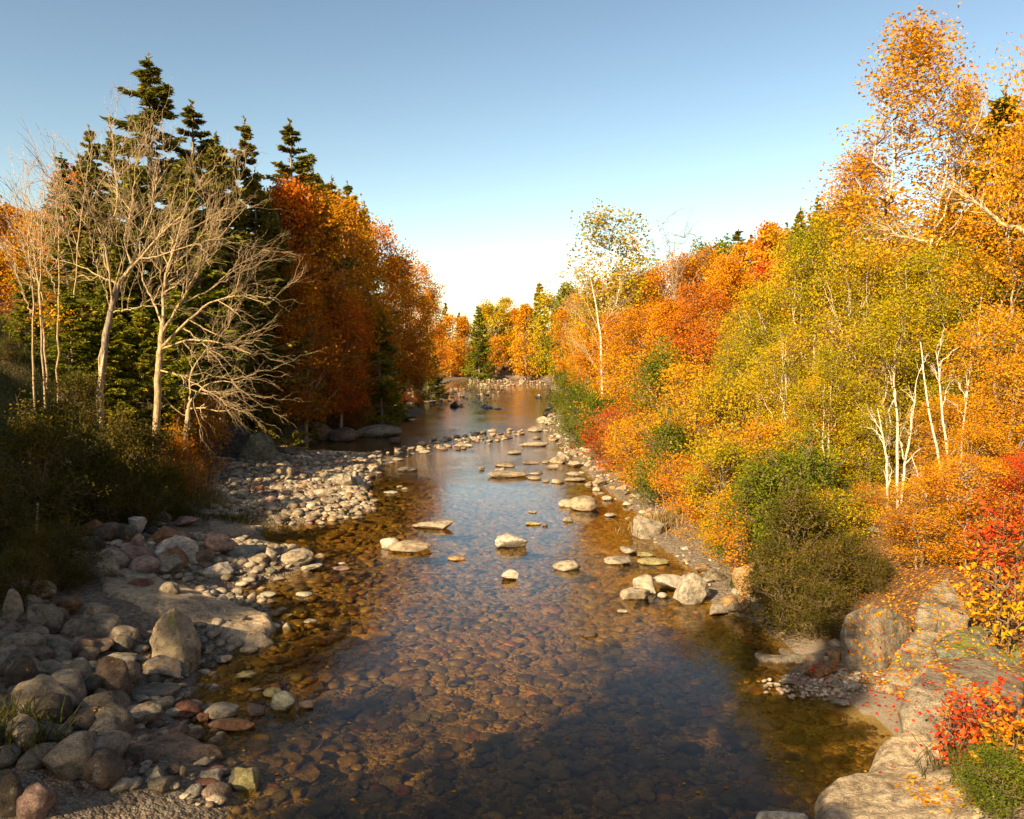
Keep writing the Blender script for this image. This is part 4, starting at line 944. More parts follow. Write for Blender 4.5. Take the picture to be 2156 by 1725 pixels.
# broadleaf near (about 10-14 m), leaves ~0.1
for i in range(3): reg(f'birch{i}', 11, *deciduous(11, 2.7, .14, 'oval', 330, 16500, .105, 100 + i, .11, 2 + i % 2, .27, .5), 'birch', 'lime')
for i in range(2): reg(f'maple{i}', 11, *deciduous(11, 3.3, .10, 'oval', 330, 16500, .12, 110 + i, .14, 1 + i, .28, .55), 'grey', 'orange')
for i in range(3): reg(f'mid{i}', 12, *deciduous(12, 3.6, .08, ('oval', 'egg', 'vase')[i], 330, 15500, .16, 120 + i, .17, 1 + (i == 2) * 2, .30, .55), 'grey', 'orange')
for i in range(2): reg(f'beech{i}', 16, *deciduous(16, 5.0, .2, ('egg', 'oval')[i], 430, 20000, .18, 130 + i, .22, 1, .36, .6), 'pale', 'rust')
for i in range(3): reg(f'far{i}', 15, *deciduous(15, 4.4, .10, ('oval', 'egg', 'oval')[i], 240, 6500, .36, 140 + i, .2, 1, .5, .55), 'pale', 'gold')
reg('open0', 18, *deciduous(18, 3.9, .33, 'egg', 360, 13500, .125, 150, .12, 2, .30, .35), 'birch', 'gold')
reg('open1', 16, *deciduous(16, 3.3, .33, 'oval', 300, 7600, .20, 151, .13, 2, .40, .3), 'birch', 'lime')
for i in range(2): reg(f'spruce{i}', 22, *conifer(22, 6.8, 160 + i, 32, 5, .27, .06, .18, .10, .72, .26, .10, .86), 'grey', 'spruce')
reg('sprucethin', 20, *conifer(20, 4.2, 165, 36, 5, .26, .06, .15, .12, .8, .2, .1, .75), 'grey', 'spruce')
for i in range(2): reg(f'hemlock{i}', 13, *conifer(13, 3.6, 170 + i, 28, 6, .25, .22, .06, .04, 1.15, .15, .12, .75), 'grey', 'hemlock')
reg('hemlock2', 13, *conifer(13, 3.6, 175, 22, 6, .25, .22, .06, .34, 1.15, .15, .12, .75), 'grey', 'hemlock')
for i in range(3): reg(f'bush{i}', 3, *deciduous(3, 1.5, .02, ('mound', 'vase', 'mound')[i], 260, 9500, .07, 180 + i, .03, 7, .17, .25), 'brown', 'green', 'stems', 'foliage')
for i in range(2): reg(f'bushy{i}', 4.2, *deciduous(4.2, 1.7, .05, 'oval', 220, 8500, .085, 190 + i, .05, 4, .24, .5), 'brown', 'orange', 'stems', 'foliage')
for i in range(2): reg(f'bare{i}', 12, *deciduous(12, 2.2, .35, 'vase', 130, 0, .1, 200 + i, .09, 2, .3, .3, bare=True), 'pale', 'rust')
reg('stem', 10, *deciduous(10, .9, .3, 'oval', 26, 0, .1, 206, .055, 1, .3, .3, bare=True), 'birch', 'rust')
for i in range(2): reg(f'sapling{i}', 2.2, *deciduous(2.2, .8, .15, 'vase', 60, 620, .11, 210 + i, .02, 4, .17, .4), 'brown', 'red', 'stems', 'foliage')

def plant(key, px, y, top, pal, label, cat_, group=None, wide=1.0, root=None, zoff=0., x=None, barkk=None, hh=None):
    """a tree copied from its kind, standing at depth y under image column px, as tall as image row top asks"""
    h0, tm, cm, wn, cn = KIND[key]
    xx = X(px, y) if x is None else x; z = H1(xx, y) + zoff
    hreq = hh if hh else max(.8, ZT(top, y) - z)
    e = bpy.data.objects.new(root or ('shrub' if wn == 'stems' else 'tree'), None); col.objects.link(e)
    e.empty_display_size = .3
    e.location = (xx, y, z); e.rotation_euler = (0, 0, random.uniform(0, 6.28))
    s = hreq / h0; e.scale = (s ** .75 * wide, s ** .75 * wide, s)
    tag(e, label, cat_, group)
    t = link(wn, tm, e)
    if barkk: t.material_slots[0].link = 'OBJECT'; t.material_slots[0].material = BM[barkk]
    if cm:
        c = link(cn, cm, e); c.material_slots[0].link = 'OBJECT'; c.material_slots[0].material = LM[pal]
    return e
T = lambda *a, **k: plant(*a, **k)
SP, DE, SH = 'spruce tree', 'tree', 'shrub'
gL = 'forest trees on the left bank'; gR = 'trees on the right bank'; gF = 'trees around the far bend'
# ---- left bank conifers
for a in [('spruce0', 335, 52, 112, 'tallest dark spruce of the left bank with layered open boughs', 1.5),
          ('spruce1', 425, 56, 212, 'dark spruce just right of the tallest one', 1.4),
          ('sprucethin', 525, 60, 246, 'slender spruce standing between the two tall pairs on the left', 1.1),
          ('spruce1', 625, 66, 252, 'lone pointed spruce rising over the rust trees on the left bank', 1.4),
          ('sprucethin', 208, 53, 262, 'thin reddish spruce left of the tallest one', 1.0),
          ('spruce0', 255, 57, 262, 'spruce directly behind the left shoulder of the tallest one', .9),
          ('hemlock0', 300, 44, 330, 'dense spruce behind the fork of the first bare tree', 1.1),
          ('hemlock2', 395, 50, 335, 'dense spruce behind the second bare tree', 1.15),
          ('hemlock2', 470, 53, 285, 'dense spruce right of the second bare tree', 1.1),
          ('spruce0', 545, 57, 350, 'spruce below the slender one on the left bank', .9),
          ('hemlock1', 215, 43, 430, 'dark green conifer behind the left bare stems', 1.0),
          ('spruce1', 150, 52, 320, 'spruce with reaching boughs at the far left of the skyline', 1.0),
          ('hemlock1', 705, 80, 372, 'hemlock behind the rust trees with a soft top', 1.0),
          ('sprucethin', 738, 86, 380, 'slim spruce in the pair over the rust trees', 1.2),
          ('hemlock0', 770, 92, 425, 'hemlock sloping down the skyline over the rust trees', .9),
          ('hemlock1', 668, 74, 352, 'hemlock between the lone spruce and the soft topped one', 1.1),
          ('hemlock0', 575, 58, 410, 'dark conifer filling behind the left of the rust beech', .9)]:
    k, px, y, top, lab, w = a; T(k, px, y, top, 'spruce', lab, SP, gL, w, root='spruce')
for a in [('hemlock0', 225, 36, 640, 'low green hemlock behind the leaning split trunk'), ('hemlock1', 300, 37, 650, 'low green hemlock between the two bare trees'),
          ('hemlock2', 375, 41, 600, 'low green hemlock right of the second bare trunk'), ('hemlock2', 450, 54, 560, 'low green hemlock above the cliff boulder'),
          ('hemlock0', 150, 35, 610, 'green hemlock behind the pale thin stems'), ('hemlock1', 60, 36, 590, 'green hemlock at the left edge of the frame'),
          ('hemlock2', 525, 60, 600, 'hemlock in shade over the dark rock wall'), ('hemlock1', 340, 44, 560, 'middle sized hemlock behind both bare trees'),
          ('hemlock1', 800, 69, 650, 'hemlock hanging its boughs over the shaded water'), ('hemlock0', 905, 112, 700, 'dark hemlock over the shaded bend'),
          ('hemlock2', 425, 46, 490, 'sunlit hemlock behind the right branches of the bare tree'), ('hemlock1', 250, 42, 520, 'sunlit hemlock behind the forked trunk')]:
    k, px, y, top, lab = a; T(k, px, y, top, 'hemlock', lab, 'hemlock tree', gL, 1.15, root='hemlock')
# ---- left bank autumn trees
for a in [('beech0', 610, 62, 398, 'rust', 'big rust beech left of the lone pointed spruce column', 1.0), ('beech1', 665, 66, 410, 'rust', 'rust beech under the lone pointed spruce', 1.0),
          ('beech0', 725, 74, 430, 'orange', 'rust beech in the middle of the left wall of trees', 1.1), ('beech1', 785, 82, 478, 'orange', 'rust beech sloping toward the bend', 1.0),
          ('beech0', 835, 92, 548, 'orange', 'orange gold tree at the end of the left wall', 1.0), ('beech1', 872, 104, 560, 'orange', 'bright orange tree nearest the gap of sky on the left', .9),
          ('beech0', 900, 125, 625, 'rust', 'rust tree low by the bend on the left', .9), ('beech1', 560, 58, 520, 'rust', 'shaded rust beech right of the bare tree branches', .9),
          ('beech0', 640, 58, 600, 'rust', 'lower rust beech leaning over the dark rock wall', .9), ('beech1', 715, 64, 610, 'rust', 'low rust beech leaning over the smooth boulders', .8),
          ('beech0', 790, 72, 660, 'rust', 'low rust beech overhanging the shaded water', .8), ('mid0', 850, 92, 690, 'rust', 'small rust tree near the shaded shore', 1.0),
          ('mid1', 190, 56, 335, 'rust', 'orange beech behind the left bare stems', 1.0), ('mid0', 120, 60, 440, 'orange', 'orange tree behind the pale thin stems', 1.1),
          ('far0', 30, 75, 440, 'orange', 'orange tree on the hill at the left edge', 1.2), ('far1', 75, 80, 455, 'rust', 'rust tree on the hill near the left edge', 1.2),
          ('bushy0', 500, 57, 790, 'green', 'yellow green young tree over the cliff boulder', 1.1), ('bushy1', 590, 61, 780, 'green', 'yellow green small tree over the rock wall', 1.1),
          ('far2', -40, 60, 400, 'rust', 'rust tree just entering at the left edge', 1.0)]:
    k, px, y, top, pal, lab, w = a; T(k, px, y, top, pal, lab, 'beech tree' if 'beech' in lab else DE, gL, w, root='beech' if 'beech' in lab else 'tree')
# ---- far bend
for a in [('sprucethin', 938, 215, 634, 'spruce', 'small dark spruce at the left of the far gap'), ('sprucethin', 968, 250, 655, 'spruce', 'tiny dark spruce far away in the gap'),
          ('far0', 948, 195, 668, 'gold', 'golden tree by the far left turn of the river'), ('far1', 975, 200, 672, 'gold', 'yellow gold tree left of the far green hemlock'),
          ('hemlock0', 1008, 190, 640, 'hemlock', 'tall dark green hemlock over the far bend'), ('far2', 1038, 205, 632, 'lime', 'yellow green tree right of the far hemlock'),
          ('far0', 1062, 212, 630, 'lime', 'round crowned yellow tree on the far skyline'), ('far1', 1085, 205, 655, 'orange', 'orange tree in the middle of the far bend'),
          ('far2', 1045, 203, 705, 'orange', 'low orange maple by the far pale rocks'), ('far0', 1075, 206, 700, 'orange', 'orange maple right of the low one at the far bend'),
          ('far1', 1108, 185, 648, 'gold', 'golden tree left of the far pine'), ('hemlock1', 1136, 190, 590, 'lime', 'pale green feathery pine rising over the far bend'),
          ('far2', 1165, 165, 612, 'lime', 'yellow green tree right of the far pine'), ('far0', 1120, 203, 690, 'gold', 'low golden tree behind the leaning birches'),
          ('far1', 1186, 158, 680, 'lime', 'yellow green tree behind the far right shore'), ('far0', 990, 202, 735, 'gold', 'small gold tree by the far gravel'),
          ('far2', 955, 200, 735, 'gold', 'small yellow tree at the far left shore'), ('far1', 1020, 235, 650, 'rust', 'brown tree at the back of the far bend'),
          ('far1', 1195, 150, 606, 'green', 'dark green round tree behind the right bank orange trees'), ('far2', 920, 205, 690, 'orange', 'orange tree hidden at the end of the left bank')]:
    k, px, y, top, pal, lab = a; T(k, px, y, top, pal, lab, 'pine tree' if 'pine' in lab else DE, gF, 1.0, root='tree')
for px, y, top, hh_ in [(1100, 204, 690, 0), (1125, 199, 700, 0), (1152, 188, 680, 0)]:
    e = T('stem', px, y, top, None, 'white leafless birch leaning by the far right shore', 'birch tree', 'far leaning birches', .7, root='birch', barkk='birch'); e.rotation_euler[1] = random.uniform(-.22, .1)
# ---- right bank, far to near
for a in [('mid0', 1212, 118, 622, 'orange', 'orange tree at the far end of the right bank'), ('mid1', 1235, 100, 615, 'orange', 'orange tree second from the far end of the right bank'),
          ('mid2', 1262, 84, 590, 'orange', 'orange tree under the tall spreading yellow birch'), ('mid0', 1318, 76, 570, 'orange', 'orange tree right of the tall yellow birch stem'),
          ('mid1', 1365, 70, 560, 'orange', 'amber tree below the leafless crown on the right'), ('mid2', 1415, 64, 545, 'orange', 'amber tree under the tall leafless crown'),
          ('mid0', 1470, 66, 525, 'orange', 'orange tree right of the leafless crown'), ('mid1', 1240, 72, 690, 'orange', 'lower orange tree by the bank with pale stem'),
          ('mid2', 1300, 62, 660, 'orange', 'lower orange tree above the red shrubs'), ('mid0', 1355, 56, 640, 'orange', 'orange tree in the middle of the right bank'),
          ('mid1', 1410, 50, 620, 'orange', 'orange tree left of the yellow green birches'), ('mid2', 1470, 47, 600, 'rust', 'darker orange tree touching the yellow green birches'),
          ('mid1', 1520, 58, 530, 'gold', 'gold tree behind the yellow green birches'), ('far2', 1500, 95, 498, 'green', 'round green tree on the right skyline'),
          ('far0', 1560, 90, 520, 'orange', 'golden orange tree on the ridge'), ('far1', 1610, 86, 482, 'orange', 'bright orange tree on the ridge'),
          ('far2', 1645, 84, 474, 'orange', 'bright orange tree right of the ridge spruces'), ('far0', 1600, 74, 560, 'red', 'red tree on the slope under the ridge'),
          ('far1', 1660, 70, 520, 'orange', 'orange tree on the slope behind the birches'), ('far2', 1735, 66, 430, 'green', 'olive green tree on the ridge left of the tall birch'),
          ('far0', 1790, 60, 420, 'green', 'dark green tree behind the tall golden birch'), ('far1', 1560, 66, 590, 'orange', 'orange tree behind the leftmost lime birch')]:
    k, px, y, top, pal, lab = a; T(k, px, y, top, pal, lab, DE, gR, 1.0)
for a in [('sprucethin', 1550, 100, 480, 'spruce left of the thin one on the right ridge', 1.5), ('sprucethin', 1575, 98, 488, 'thin dark spruce on the right ridge', .7), ('sprucethin', 1648, 92, 462, 'narrow spruce beside the bright orange ridge tree', .6),
          ('hemlock0', 1675, 80, 436, 'soft topped hemlock on the right ridge', .8), ('sprucethin', 1711, 76, 410, 'pointed spruce highest on the left part of the ridge', .8),
          ('hemlock1', 2085, 37, 185, 'big dark hemlock behind the golden leaves at the right edge', 1.5), ('hemlock0', 1985, 42, 400, 'dark conifer filling under the tall golden birch', 1.4), ('hemlock1', 2060, 33, 430, 'dark hemlock low behind the right edge birches', 1.4), ('hemlock0', 2160, 34, 240, 'dark hemlock cut by the right edge', 1.4)]:
    k, px, y, top, lab, w = a; T(k, px, y, top, 'spruce', lab, SP if 'spruce' in lab else 'hemlock tree', gR, w, root='spruce' if 'spruce' in lab else 'hemlock')
T('open1', 1290, 68, 452, 'lime', 'tall yellow birch with a high spreading crown on the right bank', 'birch tree', gR, 1.25, root='birch')
T('bare1', 1430, 62, 438, None, 'tall leafless tree standing over the orange trees', DE, gR, 1.3, barkk='grey')
T('bare0', 1385, 70, 495, None, 'smaller leafless tree beside the tall leafless one', DE, gR, 1.0, barkk='grey')
T('bare1', 1215, 95, 640, None, 'far pale stemmed bare tree at the right bank', DE, gR, 1.2, barkk='pale')
T('open0', 1900, 31, 62, 'gold', 'tallest golden birch with airy crown on the right', 'birch tree', gR, 1.3, root='birch')
T('open0', 1800, 34, 330, 'gold', 'golden birch reaching left toward the sky', 'birch tree', gR, 1.15, root='birch')
T('open0', 2010, 33, 180, 'gold', 'golden birch with bare twigs right of the tallest', 'birch tree', gR, .7, root='birch')
T('open0', 2215, 22, -250, 'gold', 'towering golden birch cut by the right edge and the top', 'birch tree', gR, .62, root='birch')
T('open0', 2150, 25, 240, 'gold', 'dense golden birch at the right edge', 'birch tree', gR, 1.1, root='birch')
for a in [('birch0', 1590, 36, 600, 'leftmost yellow green birch of the near right bank'), ('birch1', 1665, 34, 510, 'yellow green birch second from the left on the near right bank'),
          ('birch2', 1735, 33, 480, 'yellow green birch with a white stem in the middle'), ('birch0', 1790, 29, 520, 'bright lime birch in front of the white stemmed one'),
          ('birch1', 1850, 30, 470, 'yellow green birch below the tallest golden one'), ('birch2', 1920, 28, 540, 'yellow green birch right of the one below the tallest'),
          ('birch0', 1985, 27, 520, 'yellow green birch over the white stem clump'), ('birch1', 1660, 30, 690, 'shorter lime birch near the shore'),
          ('birch2', 1880, 26, 640, 'lime birch with heart shaped leaves at centre right'), ('birch1', 1560, 39, 660, 'small lime birch next to the orange trees'),
          ('birch0', 2060, 26, 560, 'lime birch near the right edge'), ('birch1', 1740, 27, 740, 'low lime birch above the green shrubs')]:
    k, px, y, top, lab = a; T(k, px, y, top, 'lime', lab, 'birch tree', gR, .95, root='birch')
for a in [('maple0', 2110, 23, 640, 'orange', 'reddish orange maple at the right edge'), ('maple1', 2140, 21.5, 760, 'orange', 'orange maple in front of the reddish one at the right edge'),
          ('maple0', 1990, 24, 830, 'gold', 'low golden maple around the white stem clump'), ('maple1', 2060, 21, 900, 'orange', 'orange maple bough in front of the white stems'),
          ('maple0', 1840, 26, 850, 'lime', 'low yellow green maple under the lime birches'), ('maple1', 1745, 28, 800, 'gold', 'gold maple behind the green shrubs'),
          ('maple0', 2165, 19.5, 950, 'red', 'crimson maple low at the right edge'), ('maple1', 1600, 33, 790, 'lime', 'yellow green maple between the birches and the shore shrubs'),
          ]:
    k, px, y, top, pal, lab = a; T(k, px, y, top, pal, lab, 'maple tree', gR, .95, root='maple')
# ---- shrubs of the right bank
sh = [(1183, 92, 790, 'bush0', 'dull', 'dark shrub at the far right shore'), (1195, 76, 800, 'bush1', 'green', 'green shrub far along the right shore'), (1212, 64, 812, 'bush2', 'green', 'olive shrub over the shore boulders up river'),
      (1235, 55, 830, 'bush0', 'green', 'olive green shrub above the pinkish shore block'), (1262, 49, 845, 'bush1', 'green', 'green shrub left of the red patch'), (1300, 44, 860, 'bushy0', 'red', 'small red shrub on the right bank'),
      (1330, 41, 890, 'bushy1', 'orange', 'orange shrub right of the small red one'), (1370, 38, 880, 'bushy0', 'gold', 'golden shrub above the gravelly shore'), (1405, 35, 900, 'bush2', 'green', 'green shrub with yellow tips near the pyramid boulder'),
      (1290, 52, 760, 'bushy1', 'orange', 'orange shrub under the leaning bare birch'), (1340, 48, 770, 'bushy0', 'orange', 'tall orange shrub in the middle of the right bank'), (1390, 44, 760, 'bush0', 'green', 'tall olive shrub in the middle of the right bank'),
      (1440, 40, 780, 'bushy1', 'orange', 'tall orange shrub beside the olive one'), (1475, 36, 800, 'bushy0', 'gold', 'tall gold shrub below the lime birches'), (1530, 33, 820, 'bush1', 'lime', 'lime shrub below the leftmost birch'),
      (1440, 32.5, 960, 'bushy0', 'gold', 'yellow shrub over the pyramid boulder'), (1470, 31, 1010, 'bush0', 'green', 'bright green shrub beside the pyramid boulder'), (1500, 29.5, 980, 'bushy1', 'orange', 'orange red shrub near the ribbed stones'),
      (1540, 28, 950, 'bush1', 'lime', 'lime shrub behind the orange red one'), (1530, 26.8, 1060, 'bush2', 'lime', 'low yellow green shrub over the yellowish stones'), (1570, 26, 1030, 'bushy0', 'gold', 'gold shrub above the white bank rocks'),
      (1560, 24.2, 1130, 'sapling0', 'orange', 'orange sapling beside the knobbly rock'), (1600, 25, 1020, 'bush0', 'green', 'green shrub left of the dark one'), (1650, 24.5, 980, 'bush1', 'green', 'large green shrub at the centre of the near bank'),
      (1700, 24, 960, 'bush2', 'green', 'large green shrub right of the central one'), (1630, 29, 900, 'bushy1', 'gold', 'gold shrub in the second row under the birches'), (1700, 28, 890, 'bushy0', 'lime', 'lime shrub in the second row'),
      (1690, 22, 1060, 'bush0', 'dull', 'dark green shrub above the heath like one'), (1640, 21, 1150, 'bush1', 'dull', 'dark heath like shrub hanging over the water'), (1700, 20, 1190, 'bush2', 'dull', 'dark brownish shrub left of the huge round boulder'),
      (1750, 20.5, 1160, 'bush0', 'dull', 'dark shrub behind the huge round boulder'), (1800, 21, 1140, 'bush1', 'dull', 'low dark shrub on the leafy slope'), (1760, 23, 1040, 'bushy1', 'lime', 'yellow leaved shrub above the low dark one'),
      (1660, 19.3, 1210, 'bush2', 'dull', 'lowest dark shrub touching the water'), (1740, 18.6, 1240, 'bush1', 'dull', 'brown tipped dark shrub against the round boulder'),
      (1860, 20.5, 1180, 'bush0', 'dull', 'brownish shrub right above the round boulder'), (1840, 24, 1020, 'bushy0', 'orange', 'orange shrub on the leafy slope'), (1910, 21.5, 1080, 'sapling1', 'red', 'red sapling on the leafy slope'),
      (1950, 20.5, 1010, 'maple1', 'orange', 'orange maple sapling left of the foot of the white stems'), (2050, 19.5, 960, 'maple0', 'orange', 'orange maple sapling at the right of the white stems'), (2110, 17.5, 1110, 'sapling0', 'red', 'crimson leaved sapling near the right edge'),
      (2130, 16, 1180, 'sapling1', 'orange', 'orange sapling over the mossy rock'), (2050, 12.6, 1490, 'sapling0', 'red', 'red maple sapling in front of the very large boulder'), (2120, 12.0, 1450, 'sapling1', 'red', 'red and orange maple sapling at the lower right edge'),
      (2160, 11.4, 1520, 'sapling0', 'orange', 'orange maple sapling in the lower right corner'), (2130, 10.8, 1600, 'bush1', 'green', 'green leafy bush in the bottom right corner'), (2165, 11.8, 1560, 'bush0', 'green', 'green bush behind the corner one'),
      (1500, 36, 880, 'bushy1', 'orange', 'orange bush below the small lime birch'), (1570, 30.5, 900, 'bushy0', 'orange', 'orange bush in front of the second birch')]
sh += [(960, 196, 765, 'bush0', 'gold', 'golden shrub at the far left shoal'), (1010, 202, 770, 'bush1', 'dull', 'olive shrub behind the large far outcrop'), (1060, 199, 772, 'bush2', 'green', 'green shrub on the far shore right of the outcrop'), (1110, 206, 768, 'bush0', 'gold', 'yellow shrub below the leaning far birches'), (1165, 184, 772, 'bush1', 'green', 'green shrub at the far right turn')]
for px, y, top, k, pal, lab in sh: T(k, px, y, top, pal, lab, SH if 'sapling' not in lab else 'sapling', 'shrubs on the right bank', 1.12, root='sapling' if 'sapling' in lab else 'shrub')
# ---- shrubs of the left bank
sh = [(250, 30.5, 900, 'bush0', 'dull', 'dark shrub right of the split trunk foot'), (310, 31.5, 920, 'bush1', 'dull', 'brownish shrub under the second bare trunk'), (365, 33, 930, 'bush2', 'rust', 'rust tinted shrub by the small leaning trunk'),
      (210, 27.5, 960, 'bush1', 'dull', 'dark shrub above the top of the riprap'), (290, 28.5, 985, 'bush2', 'dull', 'dark low shrub beside the riprap top'), (345, 30.5, 990, 'bush0', 'dull', 'low dark shrub beside the dry grass'),
      (120, 27, 860, 'bush2', 'dull', 'dark shrub on the grassy left slope'), (60, 24, 900, 'bush0', 'dull', 'dark shrub high on the left slope'), (160, 32, 800, 'bush1', 'dull', 'olive shrub under the thin pale stems'),
      (20, 33, 760, 'bush2', 'dull', 'dark shrub at the left edge under the hemlock'), (60, 19.5, 1130, 'bush0', 'dull', 'dark bush spilling over the riprap'), (20, 17.5, 1180, 'bush1', 'dull', 'dark bush at the left edge over the egg shaped boulder'),
      (130, 20.5, 1120, 'bush2', 'dull', 'dark bush at the left foot of the riprap'), (-20, 21, 1000, 'bush2', 'dull', 'dark shrub just inside the left edge'),
      (420, 40, 850, 'bushy1', 'rust', 'rust shrub behind the small leaning trunk'), (750, 67, 830, 'bush1', 'rust', 'rust shrub above the whale backed boulder'), (650, 65, 800, 'bush0', 'dull', 'dark shrub above the leafy ledge'),
      (810, 80, 820, 'bush2', 'rust', 'rust shrub at the shaded shore'), (880, 100, 800, 'bush0', 'dull', 'dark shrub at the shaded bend')]
for px, y, top, k, pal, lab in sh: T(k, px, y, top, pal, lab, SH, 'shrubs on the left bank', 1.0)

# ---- the hand placed bare trees on the left
def limb_tree(name, label, y0, limbs, base_z, bark, seed, twigs=520, tl=1.0, leaf=None, peel=None, bb='pale'):
    """limbs: polylines of (px, py, depth offset, radius in m) traced as real limbs in depth"""
    global rng
    keep = rng; rng = np.random.default_rng(seed)
    def W(p): y = y0 + p[2]; return np.array([X(p[0], y), y, ZT(p[1], y)])
    base = W(limbs[0][0]); base[2] = base_z; parts = []; tips = []
    for L_ in limbs:
        P = np.array([W(p) for p in L_]); Rr = np.array([p[3] for p in L_]) * (.8 if L_ is limbs[0] else .62)
        if L_ is limbs[0]: P[0, 2] = base_z - .2
        t = np.linspace(0, 1, len(P)); k = 16; tt = np.linspace(0, 1, k)
        P2 = np.stack([np.interp(tt, t, P[:, i]) for i in range(3)], 1)
        P2[1:-1] = (P2[:-2] + 2 * P2[1:-1] + P2[2:]) / 4; P2[1:-1] += rng.normal(size=(k - 2, 3)) * (.010 if name == 'birch' else .022)
        R2 = np.interp(tt, t, Rr); parts.append(tubes(P2[None], R2[None], 7)); tips.append((P2, R2))
    main = []
    for P2, R2 in tips[1:]:
        seg = np.linalg.norm(P2[-1] - P2[0]); n = int(3 + seg * 1.15)
        f = rng.integers(3, 16, n); a = P2[f]; d0 = P2[-1] - P2[0]; d0 /= np.linalg.norm(d0)
        d = d0 * .9 + unit(n) * .75 + [0, 0, .12]; d /= np.linalg.norm(d, axis=1, keepdims=True)
        b = a + d * (rng.uniform(.8, 2.6, n) * tl)[:, None]; LP = curve(a, b, 8, rng.uniform(-.05, .12), .03)
        r0 = np.minimum(R2[f] * .55, .035); LR = r0[:, None] * (1 - np.linspace(0, 1, 8))[None] ** .7 + .006
        parts.append(tubes(LP, LR, 4)); main.append((LP, LR))
    LP = np.concatenate([m[0] for m in main]); n = len(LP); m = twigs
    k = rng.integers(0, n, m); f = rng.integers(2, 8, m); a = LP[k, f]; d0 = LP[k, -1] - LP[k, 0]; d0 /= np.linalg.norm(d0, axis=1, keepdims=True)
    d = d0 + unit(m) * .65 + [0, 0, .1]; b = a + d * (rng.uniform(.35, 1.2, m) * tl)[:, None]
    TP = curve(a, b, 7, .04, .04); parts.append(tubes(TP, np.tile(np.linspace(.009, .003, 7), (m, 1)), 3))
    m2 = int(m * 1.6); k = rng.integers(0, m, m2); f = rng.integers(2, 7, m2); a = TP[k, f]; b = a + (unit(m2) * .6 + (TP[k, -1] - TP[k, 0])) * rng.uniform(.2, .5, m2)[:, None] * tl
    SP_ = curve(a, b, 5, .03, .05); parts.append(tubes(SP_, np.tile(np.linspace(.006, .003, 5), (m2, 1)), 3))
    e = bpy.data.objects.new(name, None); col.objects.link(e); e.location = base; tag(e, label, 'bare tree', None)
    nt_ = 1; V, Q = cat(parts[:nt_]); link('trunk', mk_mesh('trunk', V - base, Q, BM[bark]), e)
    V, Q = cat(parts[nt_:]); link('branches', mk_mesh('branches', V - base, Q, BM[bb]), e)
    if peel:
        P = np.array([W(p) for p in peel]); t = np.linspace(0, 1, len(P)); tt = np.linspace(0, 1, 12)
        P2 = np.stack([np.interp(tt, t, P[:, i]) for i in range(3)], 1); V, Q = tubes(P2[None], np.interp(tt, [0, .15, .8, 1], [.02, .085, .07, .01])[None], 6)
        o = link('bare_wood_strip', mk_mesh('bare_wood_strip', V - base, Q, BM['bare']), e); o['label'] = 'strip of barkless pale wood'
    if leaf:
        px, py, rx, n_, pal = leaf; c = W((px, py, 0, 0)); s = y0 / F
        P = c + rng.normal(size=(n_, 3)) * np.array([rx * s, rx * s, rx * s * .8]); V, Q = leaves(P, .10)
        link('leaf_cluster', mk_mesh('leaf_cluster', V - base, Q, LM[pal], False, attr=np.repeat(rng.uniform(0, 1, n_), 4)), e)
    rng = keep
bz = H1(X(203, 33), 33)
limb_tree('bare_tree', 'big leaning bare tree with a split trunk and a strip of pale barkless wood', 33, [
 [(203,985,0,.20),(208,900,0,.19),(213,800,0,.17),(228,700,0,.16),(243,640,.1,.14),(262,590,.2,.12)],
 [(262,590,.2,.11),(285,560,.4,.09),(300,510,.5,.07),(335,440,.8,.045),(345,370,1,.02)],
 [(262,590,.2,.10),(300,545,.1,.08),(345,500,-.2,.06),(395,450,-.5,.04),(440,370,-.8,.02)],
 [(243,640,.1,.08),(238,560,-.3,.07),(228,500,-.5,.055),(205,440,-.7,.04),(190,370,-1,.018)],
 [(228,500,-.5,.05),(260,440,-.3,.04),(262,390,0,.03),(255,340,.2,.015)],
 [(255,600,.2,.06),(215,580,.8,.05),(180,560,1.3,.035),(120,545,1.6,.018)],
 [(300,545,.1,.06),(340,540,-.6,.05),(400,520,-1.2,.035),(470,500,-1.7,.016)],
 [(285,560,.4,.05),(272,500,.9,.04),(290,430,1.2,.03),(300,350,1.5,.015)],
 [(228,500,-.5,.04),(190,480,-1.1,.03),(150,420,-1.6,.02),(120,370,-2,.012)],
 [(243,660,.1,.05),(290,650,-.5,.04),(340,640,-1.1,.02)]], bz, 'grey', 301, 470, 1.0, None,
 [(207,935,-.14,0),(212,850,-.14,0),(213,790,-.13,0),(222,740,-.12,0)])
bz = H1(X(320, 35.5), 35.5)
